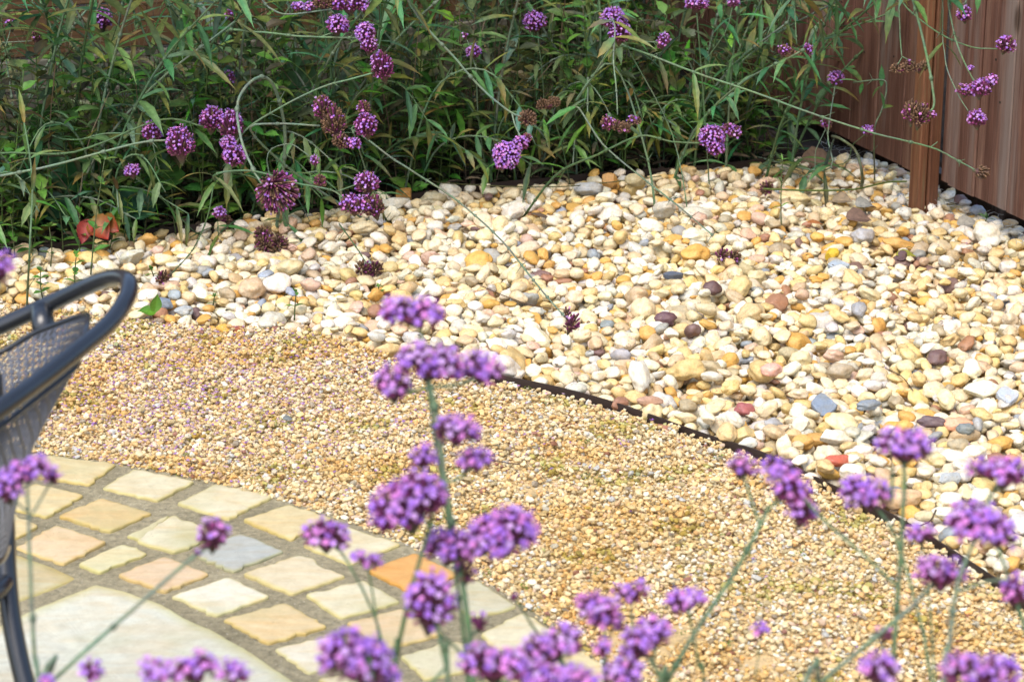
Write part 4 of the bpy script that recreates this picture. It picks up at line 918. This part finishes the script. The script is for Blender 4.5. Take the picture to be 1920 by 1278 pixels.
# dry fallen heads
for (px, py, w_, h_, fr, lab) in [(505,450,60,26,.03,"dark dry flower head fallen on the pebbles under the hanging clusters"), (693,503,48,28,.02,"dark dry flower head fallen on the pebbles left of centre"), (1366,480,44,26,.12,"dark purple-brown flower head fallen right of centre on the pebbles"), (305,520,26,34,.3,"little withered purple head standing by the chair arm"), (420,408,30,14,.0,"faint dry head at the back edge of the pebbles"), (1437,352,26,26,.0,"pale withered head at the back right of the pebbles")]:
    g = G(px, py, .025); e = empty("fallen_flower", g-Vector((0, 0, .015)), lab, "flower head", "dry flower heads fallen on the pebbles")
    d = pxy(g.x, g.y, g.z)[2]; flower_head(e, g, w_*d/FPX, h_*d/FPX, Vector((R(-.5, .5), -.4, .6)), fr, .75, dens=.8)
    if px in (693, 305): stem_line(e, [P(*q) for q in ([(636,420,4.75),(662,455,4.6),(688,495,4.42)] if px == 693 else [(400,350,4.8),(388,410,4.75),(360,470,4.5),(322,512,4.25)])], .0016, .001)

# ------------------------------------------------------------------ leafy bed plants
def bed_point(xa=-1.35, xb=.75, lo=.04, hi=1.2):
    for _ in range(200):
        x = R(xa, xb); y0 = float(back_y(x)); y = y0+R(lo, hi)
        q = Vector((x, y, 0))-b0
        if q.dot(BN) > .06 and fence_side(x, y) > .05: return x, y
    return x, y0+.1
random.seed(21)
gl = "leafy flower stems filling the back bed"
for i in range(142):
    x, y = bed_point(lo=.05, hi=1.15)
    if x < -.62 and y > back_y(x)+.3 and random.random() < .6: continue
    if i >= 128: x = R(.36, .66); y = R(5.32, 5.62)
    H = R(.45, .90); lx, ly = (R(-.30, .30) if i < 128 else R(.0, .42)), R(-.35, .1)
    if i >= 128: H *= .62
    pts = [Vector((x, y, -.02)), Vector((x+lx*.25, y+ly*.2, H*.35)), Vector((x+lx*.7, y+ly*.6, H*.7)), Vector((x+lx*1.3, y+ly*1.2, H))]
    tall = "without flowers in the dense planting before the back fence"
    e = empty("verbena", pts[0], "dark green toothed-leaf stem "+tall, "plant", gl)
    stem_line(e, pts, .0036, .002)
    add_leaves(e, pts, R(.030, .052), .125 if i < 128 else .095, R(.013, .020)*(1 if i < 128 else .75), .0, DK if i < 128 else DK[:3], .34, per=random.choice((2, 3)))
# low arching stems spilling to the front
gl2 = "low stems spilling over the edging"
for i in range(58):
    x = R(-1.3, .6); y = float(back_y(x))+R(.015, .22); L = R(.25, .5); a = R(-2.6, -.5)
    d = Vector((math.cos(a), math.sin(a)*.35, 0)); h = R(.08, .25)
    if x > .25 and d.x > 0: d.x = -d.x
    pts = [Vector((x, y, -.02)), Vector((x, y, h))+d*L*.25, Vector((x, y, h*1.25))+d*L*.65, Vector((x, y, h*.8))+d*L]
    e = empty("verbena", pts[0], "low arching narrow-leaved stem at the front of the back bed", "plant", gl2)
    stem_line(e, pts, .0028, .0014); add_leaves(e, pts, .026, .085, .013, .0, DK+BG[:2], .4)
# bright ovate-leaved seedlings
gl3 = "bright green leafy shoots under the flowers"
for i in range(200):
    x, y = bed_point(-1.3, .7, .02, .9)
    if i % 2 == 0: y = float(back_y(x))+R(.012, .16)
    H = R(.10, .42); lx = R(-.06, .06)
    pts = [Vector((x, y, -.02)), Vector((x+lx*.4, y, H*.5)), Vector((x+lx, y-.02, H))]
    e = empty("shrub_shoot", pts[0], "upright bright green shoot with oval leaves among the flower stems of the back bed", "plant", gl3)
    dull = random.random()
    stem_line(e, pts, .002, .0012, (.07, .12, .03))
    add_leaves(e, pts, R(.022, .034), R(.045, .07), R(.018, .028), .05, BG if dull > .45 else [(.045, .065, .028), (.035, .055, .025), (.06, .065, .035)], .08, per=2)
# hand-placed fresh shoots
def shoot(lab, base_px, top_px, n_pairs, L, W, name="seedling", pal=BG, dz=0):
    b_ = G(*base_px); d = pxy(b_.x, b_.y, 0)[2]; t_ = P(top_px[0], top_px[1], d-.02)
    e = empty(name, b_, lab, "plant"); pts = [b_, b_.lerp(t_, .5)+Vector((R(-.004, .004), 0, 0)), t_]
    stem_line(e, pts, .0016, .001, (.08, .11, .04)); mb = MB()
    for k in range(n_pairs):
        p = b_.lerp(t_, (k+1)/n_pairs); s_ = 1-.35*(k/n_pairs)
        a0 = R(0, 1)+k*1.57
        for j in (0, 1): 
            a = a0+j*math.pi; c0 = tuple(x*R(.9, 1.2) for x in random.choice(pal)); leafblade(mb, p, Vector((math.cos(a), math.sin(a)*.7, R(.15, .6))), Vector((0, 0, 1)), L*s_, W*s_, c0, c0, .5, .12)
    for j in range(3):
        a = R(0, 6); c0 = random.choice(pal); leafblade(mb, t_, Vector((math.cos(a)*.6, math.sin(a)*.5, .8)), Vector((0, 0, 1)), L*.55, W*.6, c0, c0, .3, .1)
    mb.build("foliage", M['leaf'], e)
shoot("tall fresh green shoot rising in front of the red leaf", (170,515), (196,300), 5, .040, .016)
shoot("bright green shoot with broad toothed leaves in the upper left", (300,380), (290,175), 4, .052, .022)
shoot("small green seedling at the edging, left of the red leaf", (95,500), (92,425), 3, .024, .013)
shoot("leafy green weed among pebbles just behind the chair arm", (140,545), (143,478), 4, .026, .014)
shoot("second leafy weed in the pebbles behind the chair arm, further left", (80,560), (76,508), 4, .022, .013)
shoot("thin four-leaved seedling where pebbles meet gravel, left", (552,600), (555,548), 2, .024, .010)
shoot("tiny green weed among pebbles left of centre", (712,558), (710,538), 2, .017, .010)
shoot("faint low seedling in pebbles left of the four-leaved one", (398,580), (402,556), 2, .016, .009)
shoot("small weed by the withered head next to the chair arm", (290,525), (284,505), 2, .02, .011)
shoot("grassy green sprout at the back edge of pebbles, centre", (1040,352), (1036,325), 3, .03, .006)
shoot("upright weed with drooping leaves near the back right pebbles", (1465,430), (1467,300), 3, .03, .007)
shoot("green blades beneath the right fence boards", (1838,438), (1850,410), 2, .03, .010, pal=[(.03,.10,.04)])
for k_, (bx_, by_, tx_, ty_) in enumerate([(118,470,112,395),(232,458,240,380),(150,480,150,400),(60,485,52,410),(270,452,282,368),(205,470,214,410),(330,440,322,352),(28,490,20,400)]):
    shoot(["low green shoot at the edging between the round leaves", "green shoot right of the red leaf", "short shoot in front of the red leaf's left lobe", "green shoot at the edging left of the round leaves", "leafy shoot rising before the round leaf right of the red one", "tiny shoot directly before the red leaf", "bright shoot at the edging under the small purple tuft", "leafy shoot at the far left end of the edging"][k_], (bx_, by_), (tx_, ty_), 4, R(.028, .042), R(.011, .017))
# ivy-like bright leaf on gravel
g = G(280, 585, .01); e = empty("fallen_leaf", g, "folded bright green leaf standing at the gravel margin near the chair", "leaf"); mb = MB()
leafblade(mb, g+Vector((.012, .0, 0)), Vector((-.8, -.3, .25)), Vector((.2, -.6, .8)), .036, .030, (.09, .22, .02), (.07, .18, .02), .2, 0)
leafblade(mb, g+Vector((.010, .0, 0)), Vector((.15, .2, 1)), Vector((.3, -1, .1)), .036, .026, (.12, .26, .03), (.08, .2, .02), .2, 0); mb.build("blade", M['gloss_leaf'], e)
# yellow leaf scrap and brown curled leaves
def dead_leaf(px, py, L, W, c, lab, d=(1, .2, .15), nrm=(0, -.5, 1), z=.02, mat='litter'):
    g = G(px, py, z); e = empty("fallen_leaf", g, lab, "leaf", "dead leaves lying on the pebbles"); mb = MB()
    leafblade(mb, g-Vector(d).normalized()*L*.5, Vector(d), Vector(nrm), L, W, c, tuple(x*.8 for x in c), .5, .1, 8, .45); mb.build("blade", M[mat], e)
dead_leaf(1700, 474, .045, .02, (.26, .26, .04), "curled yellow-green leaf scrap in front of the fence")
dead_leaf(1612, 405, .06, .045, (.17, .11, .09), "curled brown dead leaf on pebbles left of the post")
dead_leaf(1540, 300, .10, .07, (.16, .105, .075), "large brown dead leaf in the corner beneath the planting")
dead_leaf(1580, 372, .05, .04, (.26, .2, .14), "rolled pale brown leaf near the post", (.8, -.4, .3))
dead_leaf(1820, 416, .06, .045, (.30, .28, .25), "bleached papery leaf caught under the fence netting")
dead_leaf(1625, 382, .05, .05, (.27, .27, .26), "grey dead leaf in the netting left of the post")
dead_leaf(1530, 415, .04, .014, (.36, .14, .05), "small orange-brown leaf strip right of centre near the back", (.9, .3, .05))
dead_leaf(1018, 402, .055, .010, (.08, .055, .04), "short dark bark sliver near the back edge of pebbles", (1, -.25, .02))
dead_leaf(1600, 400, .03, .02, (.12, .08, .07), "small dark brown leaf by the curled one left of the post")
dead_leaf(540, 783, .018, .011, (.17, .19, .20), "small grey-green leaf flat on the gravel left of centre", z=.006)
# twigs
def twig(pl, lab, r=.0009, c=(.09, .05, .035), z=.02):
    pts = [G(*p, z) for p in pl]; o = pts[0]; mb = MB(); mb.tube(spline(pts, 4), r, 5, c); tag(mb.build("twig", M['litter'], org=o), lab, "twig", "twigs lying on the stones")
twig([(900,535),(960,560),(1010,575),(1060,580)], "thin reddish twig crossing the pebbles left of the lying purple head")
twig([(1660,690),(1690,705),(1712,732)], "short bent twig in the pebbles right of the slate chip")
twig([(1530,862),(1600,858),(1650,864)], "straight straw on the pebbles by the edging behind the right flowers", c=(.35,.25,.14))
twig([(1725,985),(1745,975),(1755,955)], "forked dark twig near the edging at lower right", .0012)
twig([(920,862),(950,867),(975,870)], "short dark twig on the gravel right of the small heads", .001, z=.008)
twig([(960,308-0),(760,333),(860,345),(1050,350),(1240,330)][1:], "thin pale stalk running along the back edging", .0014, (.10,.10,.04), .03)
twig([(1430,354),(1520,357),(1600,355),(1660,342),(1700,340)], "green stalk lying across the pebbles toward the post", .0022, (.10,.14,.03), .035)
twig([(60,330),(58,420),(52,520),(50,560)][2:], "stub of stalk behind the chair arm", .0014, (.1,.15,.08))
# standing thin stem at the left
e = empty("verbena", G(50, 590), "thin bare upright stem rising behind the chair arm at far left", "plant"); stem_line(e, [G(50, 590), P(56, 460, 4.25), P(60, 330, 4.4), P(40, 200, 4.6)], .0022, .0016); add_leaves(e, [P(56, 460, 4.25), P(60, 330, 4.4), P(40, 200, 4.6)], .08, .09, .013, .3)
# hooked pale stem at the fence corner
e = empty("verbena", G(1600, 330), "bowed grey-green bare stem hooped over by the fence corner", "plant"); stem_line(e, [G(1615, 352), P(1617, 330, 5.2), P(1606, 285, 5.2), P(1580, 262, 5.2), P(1560, 255, 5.25)], .0034, .003, (.10, .12, .07))
e = empty("verbena", G(1660, 330), "stalk drooping in a hook beside the dark fence left of the post", "plant"); stem_line(e, [G(1640, 340), P(1640, 245, 5.0), P(1652, 210, 5.0), P(1662, 170, 5.0), P(1655, 150, 5.0), P(1600, 155, 5.05)], .002, .0016, (.09, .13, .08)); add_leaves(e, [P(1640, 245, 5.0), P(1662, 170, 5.0), P(1600, 155, 5.05)], .04, .06, .012, .2)

# ------------------------------------------------------------------ elephant-ear plant (big round leaves)
berg = empty("broad_leaf_plant", G(130, 450), "low plant with big glossy round leaves and one red leaf, left", "plant")
def round_leaf(px, py, d, w_, h_, c, c2, tilt, yaw, cup=.25, lab=None, name="leaf"):
    C = P(px, py, d); rw, rh = w_*d/FPX*.5, h_*d/FPX*.5; mb = MB()
    N_ = Vector((math.sin(yaw)*math.cos(tilt), -math.cos(yaw)*math.cos(tilt), math.sin(tilt))); Xa = Vector((math.cos(yaw), math.sin(yaw), 0)); Ya = N_.cross(Xa)*-1
    vs = [C]; cs = [c]; nr, na = 5, 28; rh /= max(.35, abs(math.cos(tilt-PITCH*0)))
    for r in range(1, nr+1):
        for k in range(na):
            t = 6.2832*k/na; q = r/nr; ww = 1+.05*math.sin(5*t)+.03*math.sin(11*t+1); x = math.cos(t)*rw*q*ww; y = math.sin(t)*rh*q*ww*(1-.12*math.sin(t))
            z = cup*rw*(q*q)*(1+.5*math.sin(3*t+yaw))*.6+.0035*abs(math.sin(6*t))*q
            vs.append(C+Xa*x+Ya*y+N_*z); u = q**2; vn = 1.55 if k % 4 == 0 else R(.85, 1.1); cs.append(tuple((c[i]*(1-u)+c2[i]*u)*vn for i in range(3)))
    fs = [(0, 1+k, 1+(k+1) % na) for k in range(na)]
    for r in range(nr-1):
        for k in range(na): a = 1+r*na+k; b_ = 1+r*na+(k+1) % na; fs.append((a, a+na, b_+na, b_))
    mb.add(vs, fs, cs); o = mb.build(name, M['gloss_leaf'], berg, smooth=True)
    if lab: o['label'] = lab
    root = parent_world(berg); st = MB(); st.tube(spline([root, root.lerp(C, .5)+Vector((0, .03, .01)), C+N_*-.003], 4), .004, 7, (.07, .10, .04)); st.build("stalk", M['stem'], berg, smooth=True)
D1, D2 = (.028, .105, .036), (.04, .14, .05)
round_leaf(88, 262, 5.25, 70, 120, (.012, .050, .010), (.02, .07, .015), .25, .3)
round_leaf(90, 332, 5.12, 95, 60, D1, D2, .9, -.3)
round_leaf(165, 340, 5.08, 105, 60, D1, D2, .8, .4)
round_leaf(85, 395, 5.0, 95, 50, (.015, .05, .025), (.02, .06, .03), .7, -.1)
round_leaf(255, 388, 5.0, 74, 48, (.018, .058, .034), (.03, .085, .045), .8, .5)
round_leaf(300, 330, 5.1, 90, 60, (.06, .15, .03), (.05, .13, .03), .7, .2)
round_leaf(275, 300, 5.15, 90, 55, (.06, .16, .03), (.06, .13, .03), .9, -.3)
round_leaf(560, 165, 5.4, 80, 90, (.07, .16, .06), (.06, .14, .05), .5, .2)

def lobed_leaf(px, py, d, dpx, L, W, c0, c1, lab):
    a = P(px, py, d); b = P(dpx[0], dpx[1], d-.03); mb = MB(); leafblade(mb, a, b-a, Vector((R(-.3, .3), -1, .5)), L, W, c0, c1, .5, .10, 12, .55)
    o = mb.build("leaf", M['leaf'], berg, smooth=True); o['label'] = lab
lobed_leaf(172, 410, 4.9, (212, 446), .066, .052, (.20, .13, .02), (.36, .02, .02), "drooping red leaf blade with yellow base")
lobed_leaf(168, 412, 4.89, (146, 462), .060, .034, (.30, .04, .02), (.22, .015, .02), "dark red left leaf blade")
lobed_leaf(190, 412, 4.91, (234, 428), .055, .040, (.15, .14, .02), (.30, .02, .02), "red leaf blade pointing right")

# ------------------------------------------------------------------ stuff: litter, dead stalks, moss, petals
mb = MB(); random.seed(31)
for i in range(2600):
    x, y = bed_point(-1.4, .75, .015, .9); z = R(-.01, .03); c = random.choice([(.10, .07, .05), (.16, .12, .08), (.07, .05, .04), (.20, .15, .10), (.06, .07, .03)])
    a = R(0, 6.28); leafblade(mb, (x, y, z), Vector((math.cos(a), math.sin(a), R(-.1, .5))), Vector((R(-.6, .6), R(-.6, .6), 1)), R(.02, .06), R(.004, .02), c, tuple(q*.8 for q in c), R(-.2, .6), .1, 4, .5)
tag(mb.build("leaf_litter", M['litter']), "dry brown leaves and debris on the soil under the back bed plants", "litter", kind='stuff')
mb = MB()
for i in range(520):
    x, y = bed_point(-1.4, .75, .03, 1.1); H = R(.08, .5); lx, ly = R(-.12, .12), R(-.12, .06); c = random.choice([(.12, .085, .055), (.17, .13, .09), (.07, .06, .035), (.06, .075, .035), (.09, .05, .035)])
    mb.tube(spline([(x, y, -.02), (x+lx*.5, y+ly*.3, H*.6), (x+lx*R(.8, 1.6), y+ly, H)], 3), R(.0006, .0014), 3, c)
    if i % 2:
        for _ in range(6):
            p = Vector((x+lx*.6, y+ly*.4, H*R(.2, .9))); a = R(0, 6.28); cc = random.choice([(.06, .11, .035), (.09, .13, .05), (.13, .12, .06), (.05, .09, .035), (.08, .15, .045)])
            leafblade(mb, p, Vector((math.cos(a), math.sin(a), R(-.3, .7))), Vector((0, 0, 1)), R(.035, .07), R(.012, .026), cc, cc, R(.3, 1.2), .1, 4)
tag(mb.build("undergrowth", M['litter']), "tangle of dry stalks and dull leaves deep between the back bed stems", "undergrowth", kind='stuff')
# moss tufts in gravel + fallen purple petals
mb = MB()
for i in range(70):
    px, py = R(60, 1850), R(640, 1270); g = G(px, py, .0)
    if not in_gravel(g.x, g.y): continue
    for _ in range(int(R(5, 16))):
        q = g+Vector((R(-1, 1), R(-1, 1), 0))*.008; q.z = R(-.001, .004); a = R(0, 6.28); c = random.choice([(.13, .2, .02), (.09, .15, .02), (.18, .22, .04)])
        leafblade(mb, q, Vector((math.cos(a), math.sin(a), .5)), Vector((0, 0, 1)), R(.003, .007), R(.002, .004), c, c, .3, 0, 2)
tag(mb.build("moss", M['leaf']), "tiny green moss tufts between the gravel stones", "moss", kind='stuff')
mb = MB()
def drop_petal(px, py):
    g = G(px, py, .0); j = int((g.y-gpile.y0)/.002); i = int((g.x-gpile.x0)/.002)
    if not (0 <= i < gpile.nx and 0 <= j < gpile.ny) or not in_gravel(g.x, g.y): return
    z = float(gpile.H[j, i])+.0022; c = random.choice([(.50, .28, .75), (.42, .20, .70), (.62, .42, .76), (.66, .46, .66)]); A = R(0, 6.28)
    for k in range(random.choice((2, 4, 5))):
        t = A+k*1.2566; D = Vector((math.cos(t), math.sin(t), R(-.2, .4)))*R(.0022, .0038); E_ = Vector((-math.sin(t), math.cos(t), 0))*.0014; c0 = Vector((g.x, g.y, z))
        mb.add([c0, c0+D*.6-E_, c0+D, c0+D*.6+E_], [(0, 1, 2, 3)], c)
for i in range(3200):
    px = abs(random.gauss(0, 380))+R(0, 300); py = random.gauss(720, 95)
    if 590 < py < 1200: drop_petal(px, py)
for i in range(160): drop_petal(R(100, 1900), R(650, 1250))
tag(mb.build("fallen_petals", M['petal']), "fallen purple petals scattered over the gravel on the left", "petals", kind='stuff')

# debris on the pebbles: leaf crumbs, stalk bits, fallen florets
mb = MB(); random.seed(77)
for i in range(620):
    px, py = R(80, 1900), R(330, 900); g = G(px, py, .0)
    if not in_pebble(g.x, g.y): continue
    if random.random() > (1.0 if py < 520 else .35): continue
    j = int((g.y-pile.y0)/.004); k = int((g.x-pile.x0)/.004)
    if not (0 <= k < pile.nx and 0 <= j < pile.ny): continue
    z = float(pile.H[j, k])+.0015; a = R(0, 6.28); u = random.random()
    if u < .5: c = random.choice([(.12, .08, .05), (.2, .13, .07), (.08, .05, .04), (.28, .2, .1)]); leafblade(mb, (g.x, g.y, z), Vector((math.cos(a), math.sin(a), R(-.1, .3))), Vector((R(-.5, .5), R(-.5, .5), 1)), R(.006, .02), R(.003, .008), c, c, .3, .1, 3, .5)
    elif u < .75: d = Vector((math.cos(a), math.sin(a), R(-.05, .1)))*R(.01, .035); p = Vector((g.x, g.y, z)); mb.tube([p, p+d*.5+Vector((0, 0, .002)), p+d], R(.0004, .0008), 3, random.choice([(.1, .06, .04), (.3, .24, .14), (.12, .14, .06)]))
    else:
        c = random.choice([(.40, .22, .62), (.3, .12, .45), (.2, .06, .2)]); leafblade(mb, (g.x, g.y, z), Vector((math.cos(a), math.sin(a), .3)), Vector((0, 0, 1)), R(.003, .006), .003, c, c, .2, 0, 2)
tag(mb.build("debris", M['litter']), "crumbs of dry leaf, stalk and fallen florets scattered over the pebbles", "debris", kind='stuff')
